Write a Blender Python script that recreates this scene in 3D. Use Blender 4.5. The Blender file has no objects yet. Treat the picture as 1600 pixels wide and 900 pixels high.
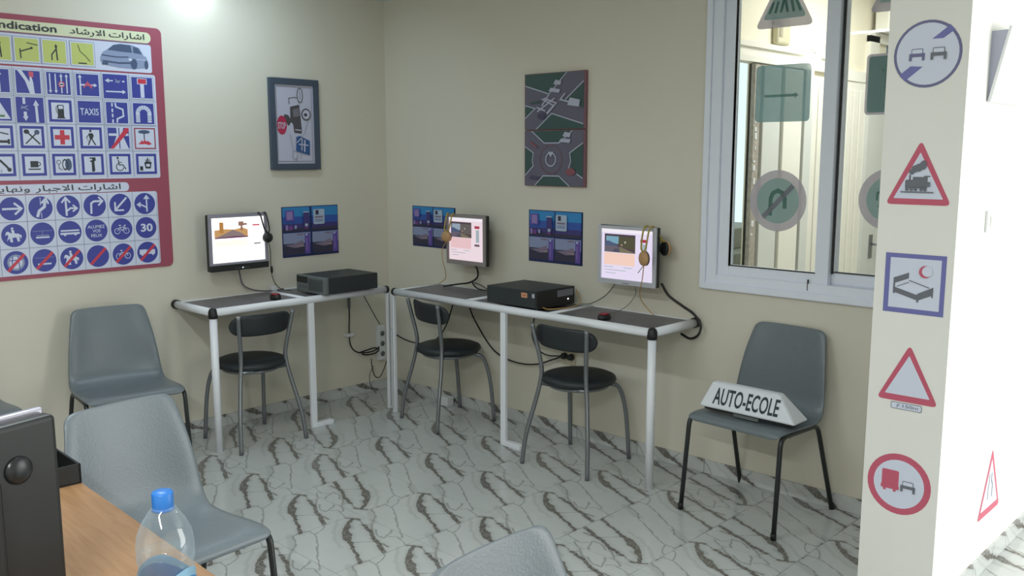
import bpy, bmesh, math, random
from math import sin, cos, pi, radians, sqrt, atan2
from mathutils import Vector, Matrix
random.seed(4)
SC = bpy.context.scene
COL = SC.collection

# ------------------------------------------------------------------ camera
cd = bpy.data.cameras.new('camera'); cam = bpy.data.objects.new('camera', cd); COL.objects.link(cam)
cd.sensor_width = 36.0; cd.lens = 1427.0 / 1600.0 * 36.0; cd.clip_start = 0.02
PSI = radians(43.42252781926979); TH = radians(8.371665636956125)
Rv = Vector((cos(PSI), sin(PSI), 0)); Fh = Vector((-sin(PSI), cos(PSI), 0))
Fv = Fh * cos(TH) + Vector((0, 0, -sin(TH))); Uv = Rv.cross(Fv)
cam.matrix_world = Matrix(((Rv.x, Uv.x, -Fv.x, 4.853), (Rv.y, Uv.y, -Fv.y, -3.906), (Rv.z, Uv.z, -Fv.z, 1.60), (0, 0, 0, 1)))
SC.camera = cam

# ------------------------------------------------------------------ world, lights, exposure
SC.view_settings.view_transform = 'Standard'; SC.view_settings.look = 'None'
SC.view_settings.gamma = 1.0; SC.view_settings.use_curve_mapping = False
SC.view_settings.exposure = 0.18
w = bpy.data.worlds.new('world'); SC.world = w; w.use_nodes = True
bg = w.node_tree.nodes['Background']; bg.inputs[0].default_value = (0.78, 0.93, 1.0, 1); bg.inputs[1].default_value = 1.15

def area(name, loc, target, sx, sy, power, color):
    l = bpy.data.lights.new(name, 'AREA'); l.shape = 'RECTANGLE'; l.size = sx; l.size_y = sy
    l.energy = power; l.color = color
    o = bpy.data.objects.new(name, l); COL.objects.link(o); o.location = loc
    o.rotation_euler = (Vector(target) - Vector(loc)).to_track_quat('-Z', 'Y').to_euler()
    return o
area('daylight_entrance', (6.42, 0.6, 1.3), (3.9, 0.5, 1.1), 3.0, 2.3, 84, (1.0, 0.97, 0.93))      # open shop front at the right
area('tube_light_ceiling', (2.4, -2.9, 2.50), (2.4, -2.9, 0), 1.2, 0.10, 22, (0.90, 0.97, 1.0))      # ceiling tube behind the view
area('tube_light_rear', (4.6, -4.6, 2.50), (4.6, -4.6, 0), 1.2, 0.10, 58, (0.95, 0.98, 1.0))
area('tube_light_wall', (0.55, -1.40, 2.54), (0.15, -1.42, 1.6), 0.9, 0.12, 5.0, (0.66, 0.84, 1.0))
area('spot_wall_lamp', (0.055, -1.335, 2.545), (0.045, -1.345, 1.0), 0.06, 0.05, 0.9, (0.78, 0.92, 1.0))      # wall tube above the frame
area('corridor_light', (2.7, 2.6, 2.93), (2.6, 2.6, 0), 1.2, 0.8, 42, (1.0, 0.98, 0.95))

# ------------------------------------------------------------------ materials
def lin(c):
    c /= 255.0
    return c / 12.92 if c <= 0.04045 else ((c + 0.055) / 1.055) ** 2.4
def rgb(r, g, b): return (lin(r), lin(g), lin(b), 1.0)
MATS = {}
def mat(name, col, rough=0.6, metal=0.0, var=0.06, scale=12.0, bump=0.0, spec=0.5, emit=None, estr=1.0):
    if name in MATS: return MATS[name]
    m = bpy.data.materials.new(name); m.use_nodes = True; nt = m.node_tree; b = nt.nodes['Principled BSDF']
    b.inputs['Roughness'].default_value = rough; b.inputs['Metallic'].default_value = metal
    b.inputs['Specular IOR Level'].default_value = spec
    c = rgb(*col)
    b.inputs['Base Color'].default_value = c
    if var > 0 or bump > 0:
        tc = nt.nodes.new('ShaderNodeTexCoord'); n = nt.nodes.new('ShaderNodeTexNoise')
        n.inputs['Scale'].default_value = scale; n.inputs['Detail'].default_value = 4
        nt.links.new(tc.outputs['Object'], n.inputs['Vector'])
        if var > 0:
            mx = nt.nodes.new('ShaderNodeMix'); mx.data_type = 'RGBA'
            mx.inputs[6].default_value = tuple(v * (1 - var) for v in c[:3]) + (1,)
            mx.inputs[7].default_value = tuple(min(1, v * (1 + var)) for v in c[:3]) + (1,)
            nt.links.new(n.outputs['Fac'], mx.inputs[0]); nt.links.new(mx.outputs[2], b.inputs['Base Color'])
        if bump > 0:
            bp = nt.nodes.new('ShaderNodeBump'); bp.inputs['Strength'].default_value = bump; bp.inputs['Distance'].default_value = 0.004
            nt.links.new(n.outputs['Fac'], bp.inputs['Height']); nt.links.new(bp.outputs[0], b.inputs['Normal'])
    if emit is not None:
        b.inputs['Emission Color'].default_value = rgb(*emit); b.inputs['Emission Strength'].default_value = estr
        b.inputs['Base Color'].default_value = (0.02, 0.02, 0.02, 1)
        for l in list(b.inputs['Base Color'].links): nt.links.remove(l)
    MATS[name] = m; return m

M_wall = mat('cream_wall', (220, 215, 199), 0.55, var=0.03, scale=1.6, bump=0.15)
M_wallw = mat('white_wall', (238, 236, 230), 0.55, var=0.02, scale=2.0, bump=0.1)
M_corr = mat('corridor_cream', (238, 230, 208), 0.6, var=0.03, scale=2.0)
M_ceil = mat('ceiling_white', (225, 232, 230), 0.7, var=0.02)
M_alu = mat('white_aluminium', (240, 243, 248), 0.35, var=0.02)
M_frame = mat('window_frame_white', (236, 241, 252), 0.35, var=0.02)  # white raised to carry the bloom around the window
M_blackp = mat('black_plastic', (30, 32, 32), 0.45, var=0.1)
M_pc = mat('black_pc_steel', (46, 52, 54), 0.5, var=0.12, scale=30)  # black lifted slightly, the haze is put into the colour
M_pcg = mat('grey_pc_plastic', (104, 110, 110), 0.5, var=0.08)
M_deskt = mat('dark_grey_laminate', (108, 105, 110), 0.4, var=0.4, scale=7)
M_shell = mat('grey_shell_plastic', (112, 121, 126), 0.33, var=0.04, bump=0.25, scale=160)
M_legb = mat('black_leg_steel', (38, 42, 42), 0.4, var=0.1)
M_vinyl = mat('black_vinyl', (36, 42, 45), 0.5, var=0.12, scale=18)
M_silver = mat('silver_tube', (128, 132, 136), 0.32, metal=0.6, var=0.05)
M_steel = mat('bezel_silver', (192, 194, 202), 0.4, metal=0.1, var=0.02)
M_taupe = mat('bezel_taupe', (146, 138, 136), 0.45, var=0.02)
M_dbez = mat('bezel_dark', (150, 147, 160), 0.42, var=0.02)
M_cord = mat('black_cord', (30, 30, 30), 0.5, var=0.05)
M_cordo = mat('orange_cord', (190, 150, 84), 0.5, var=0.05)
M_cordg = mat('grey_cord', (120, 122, 110), 0.5, var=0.05)
M_yel = mat('yellow_band', (172, 152, 74), 0.45, var=0.06)
M_tan = mat('tan_ear_cup', (190, 150, 104), 0.45, var=0.08)
M_white = mat('white_plastic', (222, 225, 226), 0.4, var=0.02)
M_red = mat('red_plastic', (150, 20, 38), 0.3, var=0.05)
M_crm = mat('cream_door', (238, 235, 224), 0.45, var=0.02)
M_gdoor = mat('pale_grey_door', (214, 216, 212), 0.5, var=0.02)
M_dark = mat('dark_gap', (50, 50, 48), 0.8, var=0)
M_stone = mat('grey_stone', (150, 148, 138), 0.9, var=0.25, scale=20, bump=0.5)
# print inks
def ink(n, c, r=0.4): return mat('ink_' + n, c, r, var=0.0, spec=0.4)
I_blue = ink('blue', (64, 72, 158)); I_white = ink('white', (214, 220, 240)); I_red = ink('red', (206, 62, 82)); I_black = ink('black', (48, 56, 62))
I_chart = ink('chart_red', (162, 80, 98)); I_yel = ink('yellow', (198, 208, 120)); I_pale = ink('pale_yellow', (222, 226, 190)); I_line = ink('line_grey', (112, 122, 150))
I_navy = ink('navy', (36, 44, 110)); I_car = ink('car_grey', (146, 158, 188)); I_card = ink('car_dark', (76, 92, 122)); I_pink = ink('pink', (214, 96, 118))
S_red = ink('sticker_red', (200, 96, 118)); S_blue = ink('sticker_blue', (116, 118, 178)); S_white = ink('sticker_white', (216, 222, 238)); S_grey = ink('sticker_grey', (112, 115, 124))  # sticker red, blue and grey carry the glare as a paler tint
S_violet = ink('sticker_violet', (112, 112, 150))

def glass_mat():
    m = bpy.data.materials.new('window_glass'); m.use_nodes = True; nt = m.node_tree; nt.nodes.clear()
    o = nt.nodes.new('ShaderNodeOutputMaterial'); mx = nt.nodes.new('ShaderNodeMixShader')
    t = nt.nodes.new('ShaderNodeBsdfTransparent'); t.inputs[0].default_value = (0.93, 0.96, 0.95, 1)
    g = nt.nodes.new('ShaderNodeBsdfGlossy'); g.inputs['Roughness'].default_value = 0.02
    f = nt.nodes.new('ShaderNodeFresnel'); f.inputs[0].default_value = 1.45
    nt.links.new(f.outputs[0], mx.inputs[0]); nt.links.new(t.outputs[0], mx.inputs[1]); nt.links.new(g.outputs[0], mx.inputs[2]); nt.links.new(mx.outputs[0], o.inputs[0])
    return m
M_glass = glass_mat()
def pet_mat(name, tint, milk, ior=1.5):
    m = bpy.data.materials.new(name); m.use_nodes = True; nt = m.node_tree; nt.nodes.clear()
    o = nt.nodes.new('ShaderNodeOutputMaterial'); mx = nt.nodes.new('ShaderNodeMixShader'); m2 = nt.nodes.new('ShaderNodeMixShader')
    t = nt.nodes.new('ShaderNodeBsdfTransparent'); t.inputs[0].default_value = tint
    d = nt.nodes.new('ShaderNodeBsdfDiffuse'); d.inputs[0].default_value = (0.6, 0.72, 0.8, 1); m2.inputs[0].default_value = milk
    g = nt.nodes.new('ShaderNodeBsdfGlossy'); g.inputs['Roughness'].default_value = 0.06
    f = nt.nodes.new('ShaderNodeLayerWeight'); f.inputs[0].default_value = 0.35; mr = nt.nodes.new('ShaderNodeMapRange'); nt.links.new(f.outputs['Facing'], mr.inputs[0]); mr.inputs[3].default_value = milk; mr.inputs[4].default_value = milk * 7
    nt.links.new(mr.outputs[0], m2.inputs[0]); mx.inputs[0].default_value = ior
    nt.links.new(t.outputs[0], m2.inputs[1]); nt.links.new(d.outputs[0], m2.inputs[2])
    nt.links.new(m2.outputs[0], mx.inputs[1]); nt.links.new(g.outputs[0], mx.inputs[2]); nt.links.new(mx.outputs[0], o.inputs[0])
    return m
M_pet = pet_mat('clear_bottle_plastic', (0.97, 0.99, 1.0, 1), 0.05, 0.10)
M_water = pet_mat('bottle_water', (0.985, 0.995, 1.0, 1), 0.012, 0.02)

def wood_mat():
    m = bpy.data.materials.new('beech_laminate'); m.use_nodes = True; nt = m.node_tree; b = nt.nodes['Principled BSDF']
    tc = nt.nodes.new('ShaderNodeTexCoord'); mp = nt.nodes.new('ShaderNodeMapping'); mp.inputs['Scale'].default_value = (3, 40, 3)
    mp.inputs['Rotation'].default_value = (0, 0, 0)
    n = nt.nodes.new('ShaderNodeTexNoise'); n.inputs['Scale'].default_value = 2.0; n.inputs['Detail'].default_value = 6; n.inputs['Distortion'].default_value = 0.6
    cr = nt.nodes.new('ShaderNodeValToRGB'); cr.color_ramp.elements[0].position = 0.3; cr.color_ramp.elements[0].color = rgb(150, 112, 76)
    cr.color_ramp.elements[1].position = 0.75; cr.color_ramp.elements[1].color = rgb(170, 132, 94)
    nt.links.new(tc.outputs['Object'], mp.inputs[0]); nt.links.new(mp.outputs[0], n.inputs['Vector']); nt.links.new(n.outputs['Fac'], cr.inputs[0]); nt.links.new(cr.outputs[0], b.inputs['Base Color'])
    b.inputs['Roughness'].default_value = 0.42
    return m
M_wood = wood_mat()

T = 0.415   # tile pitch
def marble_mat():
    """white tile printed with one repeating brown-grey vein motif (drawn as wrapped line segments)"""
    m = bpy.data.materials.new('veined_marble_tile'); m.use_nodes = True; nt = m.node_tree; L = nt.links; b = nt.nodes['Principled BSDF']
    uv = nt.nodes.new('ShaderNodeUVMap'); uv.uv_map = 'UVMap'
    def vm(op, a, bb=None, cc=None, s=None):
        n = nt.nodes.new('ShaderNodeVectorMath'); n.operation = op
        for i, v in enumerate((a, bb, cc)):
            if v is None: continue
            if isinstance(v, tuple): n.inputs[i].default_value = v
            else: L.new(v, n.inputs[i])
        if s is not None:
            if isinstance(s, (int, float)): n.inputs['Scale'].default_value = s
            else: L.new(s, n.inputs['Scale'])
        return n.outputs['Value'] if op in ('DOT_PRODUCT', 'DISTANCE', 'LENGTH') else n.outputs['Vector']
    def ma(op, a, bb=None, cl=False, cc=None):
        n = nt.nodes.new('ShaderNodeMath'); n.operation = op; n.use_clamp = cl
        for i, v in enumerate((a, bb, cc)):
            if v is None: continue
            if isinstance(v, (int, float)): n.inputs[i].default_value = v
            else: L.new(v, n.inputs[i])
        return n.outputs[0]
    p0 = vm('SCALE', uv.outputs[0], s=T)
    nz = nt.nodes.new('ShaderNodeTexNoise'); nz.inputs['Scale'].default_value = 26; nz.inputs['Detail'].default_value = 4; L.new(p0, nz.inputs['Vector'])
    off = vm('SUBTRACT', nz.outputs['Color'], (0.5, 0.5, 0.5)); off = vm('MULTIPLY', off, (0.030, 0.030, 0)); p = vm('ADD', p0, off)
    nf = nt.nodes.new('ShaderNodeTexNoise'); nf.inputs['Scale'].default_value = 75; nf.inputs['Detail'].default_value = 5; L.new(p0, nf.inputs['Vector'])
    def chain(lines):
        d = None
        for pts, w0, w1 in lines:
            n = len(pts) - 1
            for i in range(n):
                a = Vector(pts[i]); c = Vector(pts[i + 1]); mid = (a + c) / 2; dr = c - a; ln = dr.length; dr = dr / ln
                q = vm('SUBTRACT', p, (mid.x, mid.y, 0)); q = vm('WRAP', q, (T / 2, T / 2, 1), (-T / 2, -T / 2, -1))
                h = vm('DOT_PRODUCT', q, (dr.x, dr.y, 0)); h = ma('MAXIMUM', ma('MINIMUM', h, ln / 2), -ln / 2)
                cp = vm('SCALE', (dr.x, dr.y, 0.0), s=h)
                ds = vm('DISTANCE', q, cp); ds = ma('SUBTRACT', ds, w0 + (w1 - w0) * (i + .5) / n)
                d = ds if d is None else ma('MINIMUM', d, ds)
        return d
    def soft(d, w):   # 1 inside, 0 beyond w
        n = nt.nodes.new('ShaderNodeMapRange'); n.interpolation_type = 'SMOOTHSTEP'
        L.new(d, n.inputs[0]); n.inputs[1].default_value = w; n.inputs[2].default_value = 0.0; n.inputs[3].default_value = 0; n.inputs[4].default_value = 1
        return n.outputs[0]
    dark = chain([([(.031, .365), (.073, .309), (.131, .257), (.196, .219)], .006, .017), ([(.190, .222), (.225, .212), (.3, .175), (.367, .142), (.415, .118)], .006, .005),
                  ([(.010, .356), (.031, .368), (.060, .381)], .003, .003),
                  ([(.125, .358), (.193, .336), (.263, .302), (.325, .284), (.382, .252), (.403, .246)], .006, .008), ([(.336, .295), (.372, .290)], .003, .001)])
    thin = chain([([(.415, .118), (.423, .150), (.47, .158), (.53, .125), (.616, .067), (.706, .008), (.762, -.026)], .0014, .002),
                  ([(.060, .381), (.125, .358)], .002, .003), ([(.199, .361), (.252, .332), (.291, .334), (.283, .373), (.25, .409)], .0035, .002),
                  ([(.143, .39), (.081, .458), (-.005, .495), (-.009, .551), (.010, .575)], .003, .001), ([(.143, .39), (.125, .358)], .004, .004), ([(.20, .34), (.143, .39)], .003, .004), ([(.225, .215), (.27, .25), (.30, .29)], .0015, .0015), ([(.40, .246), (.44, .22), (.47, .158)], .001, .001), ([(.299, .358), (.326, .383), (.384, .366), (.426, .35)], .001, .001)])
    faint = chain([([(-.006, .318), (.063, .245), (.161, .18), (.238, .152)], .0, .0), ([(-.01, .49), (.06, .452), (.132, .407)], .010, .010), ([(.04, .345), (.12, .300)], .001, .001)])
    fd = soft(dark, .006); ft = soft(thin, .0045); ff = soft(faint, .016); halo = soft(dark, .03)
    nn = nt.nodes.new('ShaderNodeMapRange'); L.new(nf.outputs['Fac'], nn.inputs[0]); nn.inputs[1].default_value = .33; nn.inputs[2].default_value = .62; nn.inputs[3].default_value = .68; nn.inputs[4].default_value = 1.0
    a = ma('MULTIPLY', ma('MULTIPLY', fd, nn.outputs[0]), .92)
    b2 = ma('MULTIPLY', ma('MULTIPLY', ft, nn.outputs[0]), .50)
    c2 = ma('ADD', ma('MULTIPLY', ff, .16), ma('MULTIPLY', halo, .14))
    f = ma('MAXIMUM', ma('MAXIMUM', a, b2), c2)
    base = nt.nodes.new('ShaderNodeMix'); base.data_type = 'RGBA'
    nb = nt.nodes.new('ShaderNodeTexNoise'); nb.inputs['Scale'].default_value = 6; nb.inputs['Detail'].default_value = 3; L.new(p0, nb.inputs['Vector'])
    L.new(nb.outputs['Fac'], base.inputs[0]); base.inputs[6].default_value = rgb(190, 194, 192); base.inputs[7].default_value = rgb(206, 209, 207)
    mx = nt.nodes.new('ShaderNodeMix'); mx.data_type = 'RGBA'; L.new(f, mx.inputs[0]); L.new(base.outputs[2], mx.inputs[6]); mx.inputs[7].default_value = rgb(84, 76, 66)
    L.new(mx.outputs[2], b.inputs['Base Color']); b.inputs['Roughness'].default_value = 0.16; b.inputs['Specular IOR Level'].default_value = 0.45
    return m
M_marble = marble_mat()
M_grout = mat('grout', (176, 180, 176), 0.8, var=0.1)

# ------------------------------------------------------------------ mesh builder
class MB:
    def __init__(s): s.v = []; s.f = []; s.m = []; s.s = []
    def add(s, vs, fs, mi=0, smooth=False):
        k = len(s.v); s.v += [tuple(v) for v in vs]
        for f in fs: s.f.append([i + k for i in f]); s.m.append(mi); s.s.append(smooth)
        return s
    def box(s, c, d, mi=0, rot=0, mat4=None):
        vs = []
        for z in (-1, 1):
            for x, y in ((-1, -1), (1, -1), (1, 1), (-1, 1)):
                p = Vector((x * d[0] / 2, y * d[1] / 2, z * d[2] / 2))
                if rot: p = Matrix.Rotation(rot, 3, 'Z') @ p
                if mat4 is not None: p = mat4 @ p
                vs.append(p + Vector(c))
        return s.add(vs, [(3, 2, 1, 0), (4, 5, 6, 7), (0, 1, 5, 4), (1, 2, 6, 5), (2, 3, 7, 6), (3, 0, 4, 7)], mi)
    def b2(s, x0, x1, y0, y1, z0, z1, mi=0): return s.box(((x0 + x1) / 2, (y0 + y1) / 2, (z0 + z1) / 2), (abs(x1 - x0), abs(y1 - y0), abs(z1 - z0)), mi)
    def tube(s, pts, r, n=10, mi=0, caps=True, r1=None):
        pts = [Vector(p) for p in pts]; N = len(pts); vs = []; prev = None
        for i, p in enumerate(pts):
            t = (pts[min(i + 1, N - 1)] - pts[max(i - 1, 0)]).normalized()
            if prev is None:
                a = Vector((0, 0, 1)) if abs(t.z) < .9 else Vector((1, 0, 0)); u = t.cross(a).normalized()
            else:
                u = (prev - t * prev.dot(t)).normalized()
            prev = u; w_ = t.cross(u); rr = r if r1 is None else r + (r1 - r) * i / (N - 1)
            for k in range(n): a = 2 * pi * k / n; vs.append(p + (u * cos(a) + w_ * sin(a)) * rr)
        fs = [(i * n + k, i * n + (k + 1) % n, (i + 1) * n + (k + 1) % n, (i + 1) * n + k) for i in range(N - 1) for k in range(n)]
        s.add(vs, fs, mi, True)
        if caps:
            s.add(vs[:n], [tuple(range(n))[::-1]], mi); s.add(vs[-n:], [tuple(range(n))], mi)
        return s
    def lathe(s, prof, c=(0, 0, 0), n=28, mi=0, M=None, smooth=True, sx=1, sy=1):
        vs = []; c = Vector(c)
        for r, z in prof:
            for k in range(n):
                a = 2 * pi * k / n; p = Vector((r * cos(a) * sx, r * sin(a) * sy, z))
                if M is not None: p = M @ p
                vs.append(p + c)
        fs = [(i * n + k, i * n + (k + 1) % n, (i + 1) * n + (k + 1) % n, (i + 1) * n + k) for i in range(len(prof) - 1) for k in range(n)]
        s.add(vs, fs, mi, smooth)
        if prof[0][0] > 1e-5: s.add(vs[:n], [tuple(range(n))[::-1]], mi)
        if prof[-1][0] > 1e-5: s.add(vs[-n:], [tuple(range(n))], mi)
        return s
    def prism(s, poly, y0, y1, mi=0):
        """polygon in local x,z pushed from y0 to y1"""
        n = len(poly); vs = [(x, y0, z) for x, z in poly] + [(x, y1, z) for x, z in poly]
        fs = [tuple(range(n)), tuple(range(2 * n - 1, n - 1, -1))] + [(i, i + n, (i + 1) % n + n, (i + 1) % n) for i in range(n)]
        return s.add(vs, fs, mi)
    def build(s, name, mats, parent=None, loc=None, rotz=0, bevel=0, seg=2, mods=None):
        me = bpy.data.meshes.new(name); me.from_pydata(s.v, [], s.f); me.validate(verbose=False)
        if not isinstance(mats, (list, tuple)): mats = [mats]
        for m in mats: me.materials.append(m)
        if len(me.polygons) == len(s.f):
            for p, mi, sm in zip(me.polygons, s.m, s.s): p.material_index = mi; p.use_smooth = sm
        bm = bmesh.new(); bm.from_mesh(me); bmesh.ops.remove_doubles(bm, verts=bm.verts, dist=1e-6)
        if s.recalc: bmesh.ops.recalc_face_normals(bm, faces=bm.faces)
        bm.to_mesh(me); bm.free()
        o = bpy.data.objects.new(name, me); COL.objects.link(o)
        if parent is not None: o.parent = parent
        if loc is not None: o.location = loc
        o.rotation_euler.z = rotz
        if bevel:
            b = o.modifiers.new('bevel', 'BEVEL'); b.width = bevel; b.segments = seg; b.limit_method = 'ANGLE'; b.angle_limit = radians(40)
        return o
    recalc = True

def smooth_path(P, n=6):
    P = [Vector(p) for p in P]
    if len(P) < 3: return P
    out = []
    for i in range(len(P) - 1):
        a = P[i - 1] if i else P[0] * 2 - P[1]; b = P[i]; c = P[i + 1]; d = P[i + 2] if i + 2 < len(P) else P[-1] * 2 - P[-2]
        for k in range(n):
            t = k / n; out.append(0.5 * ((2 * b) + (c - a) * t + (2 * a - 5 * b + 4 * c - d) * t * t + (3 * b - a - 3 * c + d) * t ** 3))
    out.append(P[-1]); return out
def fillet(P, r, n=5):
    P = [Vector(p) for p in P]; out = [P[0]]
    for i in range(1, len(P) - 1):
        a, b, c = P[i - 1], P[i], P[i + 1]; u = (a - b); v = (c - b); k = min(r, u.length * .45, v.length * .45); s_ = b + u.normalized() * k; e = b + v.normalized() * k
        for j in range(n + 1): t = j / n; out.append(s_ * (1 - t) ** 2 + b * 2 * t * (1 - t) + e * t * t)
    out.append(P[-1]); return out

def tag(o, label=None, cat=None, group=None, kind=None):
    if label: o['label'] = label
    if cat: o['category'] = cat
    if group: o['group'] = group
    if kind: o['kind'] = kind
    return o
def thing(name, label, cat, loc=(0, 0, 0), rotz=0, group=None):
    o = bpy.data.objects.new(name, None); COL.objects.link(o); o.location = loc; o.rotation_euler.z = rotz
    o.empty_display_size = 0.05
    return tag(o, label, cat, group)
def struct(name, mb, m, **k):
    o = mb.build(name, m, **k); o['kind'] = 'structure'; return o
def copy_tree(o, parent=None):
    c = o.copy(); COL.objects.link(c); c.parent = parent
    for ch in [x for x in bpy.data.objects if x.parent == o]: copy_tree(ch, c)
    return c

# ------------------------------------------------------------------ flat print (local x right, z up, facing -y)
_tc = {}
def text_mesh(s, bold=0.0):
    key = (s, bold)
    if key in _tc: return _tc[key]
    c = bpy.data.curves.new('t', 'FONT'); c.body = s; c.size = 1.0; c.offset = bold; c.resolution_u = 3; c.fill_mode = 'FRONT'
    o = bpy.data.objects.new('t', c); COL.objects.link(o); bpy.context.view_layer.update()
    me = bpy.data.meshes.new_from_object(o.evaluated_get(bpy.context.evaluated_depsgraph_get()))
    vs = [(v.co.x, v.co.y) for v in me.vertices]; fs = [tuple(p.vertices) for p in me.polygons]
    bpy.data.objects.remove(o); bpy.data.curves.remove(c); bpy.data.meshes.remove(me)
    _tc[key] = (vs, fs); return vs, fs
class PR:
    def __init__(s, ox=0, oz=0, y=0.0, sc=1.0, dy=0.0004): s.mb = MB(); s.mb.recalc = False; s.ms = []; s.o = (ox, oz); s.y = y; s.sc = sc; s.k = 0; s.dy = dy
    def mi(s, m):
        if m not in s.ms: s.ms.append(m)
        return s.ms.index(m)
    def at(s, ox, oz, sc=None):
        s.o = (ox, oz)
        if sc: s.sc = sc
        return s
    def P(s, x, z): return (s.o[0] + x * s.sc, s.y - s.dy * s.k, s.o[1] + z * s.sc)
    def up(s, n=1): s.k += n; return s
    def poly(s, pts, m):
        a = sum(pts[i][0] * pts[(i + 1) % len(pts)][1] - pts[(i + 1) % len(pts)][0] * pts[i][1] for i in range(len(pts)))
        if a < 0: pts = pts[::-1]
        s.k += 1; s.mb.add([s.P(*p) for p in pts], [tuple(range(len(pts)))], s.mi(m)); return s
    def rect(s, x0, z0, x1, z1, m, r=0):
        if r <= 0: return s.poly([(x0, z0), (x1, z0), (x1, z1), (x0, z1)], m)
        pts = []
        for cx, cz, a0 in ((x1 - r, z0 + r, -90), (x1 - r, z1 - r, 0), (x0 + r, z1 - r, 90), (x0 + r, z0 + r, 180)):
            for k in range(6): a = radians(a0 + 18 * k); pts.append((cx + r * cos(a), cz + r * sin(a)))
        return s.poly(pts, m)
    def circ(s, x, z, r, m, rz=None, n=36, a0=0, a1=360):
        rz = r if rz is None else rz; st = [radians(a0 + (a1 - a0) * k / n) for k in range(n + (0 if a1 - a0 == 360 else 1))]
        return s.poly([(x + r * cos(a), z + rz * sin(a)) for a in st], m)
    def ring(s, x, z, r0, r1, m, rz=1.0, n=36, a0=0, a1=360):
        s.k += 1; vs = []
        for k in range(n + 1):
            a = radians(a0 + (a1 - a0) * k / n); vs += [s.P(x + r0 * cos(a), z + r0 * rz * sin(a)), s.P(x + r1 * cos(a), z + r1 * rz * sin(a))]
        s.mb.add(vs, [(2 * i, 2 * i + 1, 2 * i + 3, 2 * i + 2) for i in range(n)], s.mi(m)); return s
    def line(s, pts, w, m, arrow=0, aw=None, closed=False):
        s.k += 1; pts = [Vector(p) for p in pts]
        if closed: pts = pts + [pts[0], pts[1]]
        end = pts[-1].copy()
        if arrow: d = (pts[-1] - pts[-2]).normalized(); pts[-1] = end - d * arrow * .9
        vs = []
        for i, p in enumerate(pts):
            a = (p - pts[i - 1]).normalized() if i else None; b = (pts[i + 1] - p).normalized() if i + 1 < len(pts) else None
            if a is None: a = b
            if b is None: b = a
            t = (a + b); t = t.normalized() if t.length > 1e-6 else a
            nn = Vector((-t.y, t.x)); c = max(.4, a.dot(t)); q = nn * (w / 2 / c); vs += [s.P(*(p - q)), s.P(*(p + q))]
        s.mb.add(vs, [(2 * i, 2 * i + 2, 2 * i + 3, 2 * i + 1) for i in range(len(pts) - 1)], s.mi(m))
        if arrow:
            q = Vector((-d.y, d.x)) * (aw or arrow * .7); s.k -= 1; s.poly([tuple(end), tuple(end - d * arrow + q), tuple(end - d * arrow - q)], m)
        return s
    def text(s, t, x0, x1, z0, z1, m, bold=0.0, keep=False, flip=False):
        vs, fs = text_mesh(t, bold); ax = min(v[0] for v in vs); bx = max(v[0] for v in vs); az = min(v[1] for v in vs); bz = max(v[1] for v in vs)
        fx = (x1 - x0) / (bx - ax); fz = (z1 - z0) / (bz - az); s.k += 1
        if flip: s.mb.add([s.P(x1 - (v[0] - ax) * fx, z0 + (v[1] - az) * fz) for v in vs], [f[::-1] for f in fs], s.mi(m))
        else: s.mb.add([s.P(x0 + (v[0] - ax) * fx, z0 + (v[1] - az) * fz) for v in vs], fs, s.mi(m))
        return s
    def build(s, name, parent=None, loc=None, rotz=0): return s.mb.build(name, s.ms, parent, loc, rotz)

AR = {'\u0627': (0xFE8D, 0), '\u0634': (0xFEB5, 1), '\u0631': (0xFEAD, 0), '\u062A': (0xFE95, 1), '\u0644': (0xFEDD, 1), '\u062F': (0xFEA9, 0), '\u062C': (0xFE9D, 1),
      '\u0628': (0xFE8F, 1), '\u0648': (0xFEED, 0), '\u0646': (0xFEE5, 1), '\u0647': (0xFEE9, 1), '\u064A': (0xFEF1, 1), '\u0629': (0xFE93, 0), '\u0645': (0xFEE1, 1)}
def arabic(t):
    out = []; i = 0; joined = False
    while i < len(t):
        c = t[i]
        if c == ' ': out.append(' '); joined = False; i += 1; continue
        if c == '\u0644' and i + 1 < len(t) and t[i + 1] == '\u0627':
            out.append(chr(0xFEFC if joined else 0xFEFB)); joined = False; i += 2; continue
        b, dual = AR[c]; nxt = dual and i + 1 < len(t) and t[i + 1] != ' '
        if dual: out.append(chr(b + (3 if joined and nxt else 2 if nxt else 1 if joined else 0))); joined = nxt
        else: out.append(chr(b + (1 if joined else 0))); joined = False
        i += 1
    return ''.join(out[::-1])

# ================================================================== THE ROOM
H = 2.578
floor = struct('floor', MB().b2(-0.2, 6.8, -6.2, 7.0, -0.12, -0.004), M_grout)
tv = MB(); g = T - 0.0016
tv.add([(0.0008, 0.0008, -0.006), (g, 0.0008, -0.006), (g, g, -0.006), (0.0008, g, -0.006), (0.0008, 0.0008, 0), (g, 0.0008, 0), (g, g, 0), (0.0008, g, 0)],
       [(4, 5, 6, 7), (0, 1, 5, 4), (1, 2, 6, 5), (2, 3, 7, 6), (3, 0, 4, 7)])
def set_uv(me, ox=0, oy=0, ax=(0, 1)):
    uvl = me.uv_layers.new(name='UVMap')
    for p in me.polygons:
        for li in p.loop_indices:
            co = me.vertices[me.loops[li].vertex_index].co; uvl.data[li].uv = ((co[ax[0]] - ox) / T, (co[ax[1]] - oy) / T)
first = tv.build('tile', M_marble, floor, loc=(0, -0.30 - T, 0)); set_uv(first.data)
cells = []
for i in range(0, 16):
    for j in range(-13, 17):
        x, y = i * T, -0.30 + j * T
        if x > 6.4: continue
        vis = (y < -0.2 and y > -3.3 and x < 3.2 + (-y) * 0.55 and (y > -2.5 or x > 0.3)) or (x > 3.8 and x < 5.0 and -1.0 < y < 1.5) or (y > -0.4 and y < 0 and x < 3.9)
        cells.append((x, y, vis))
rest = MB()
nt_ = 0
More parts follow.
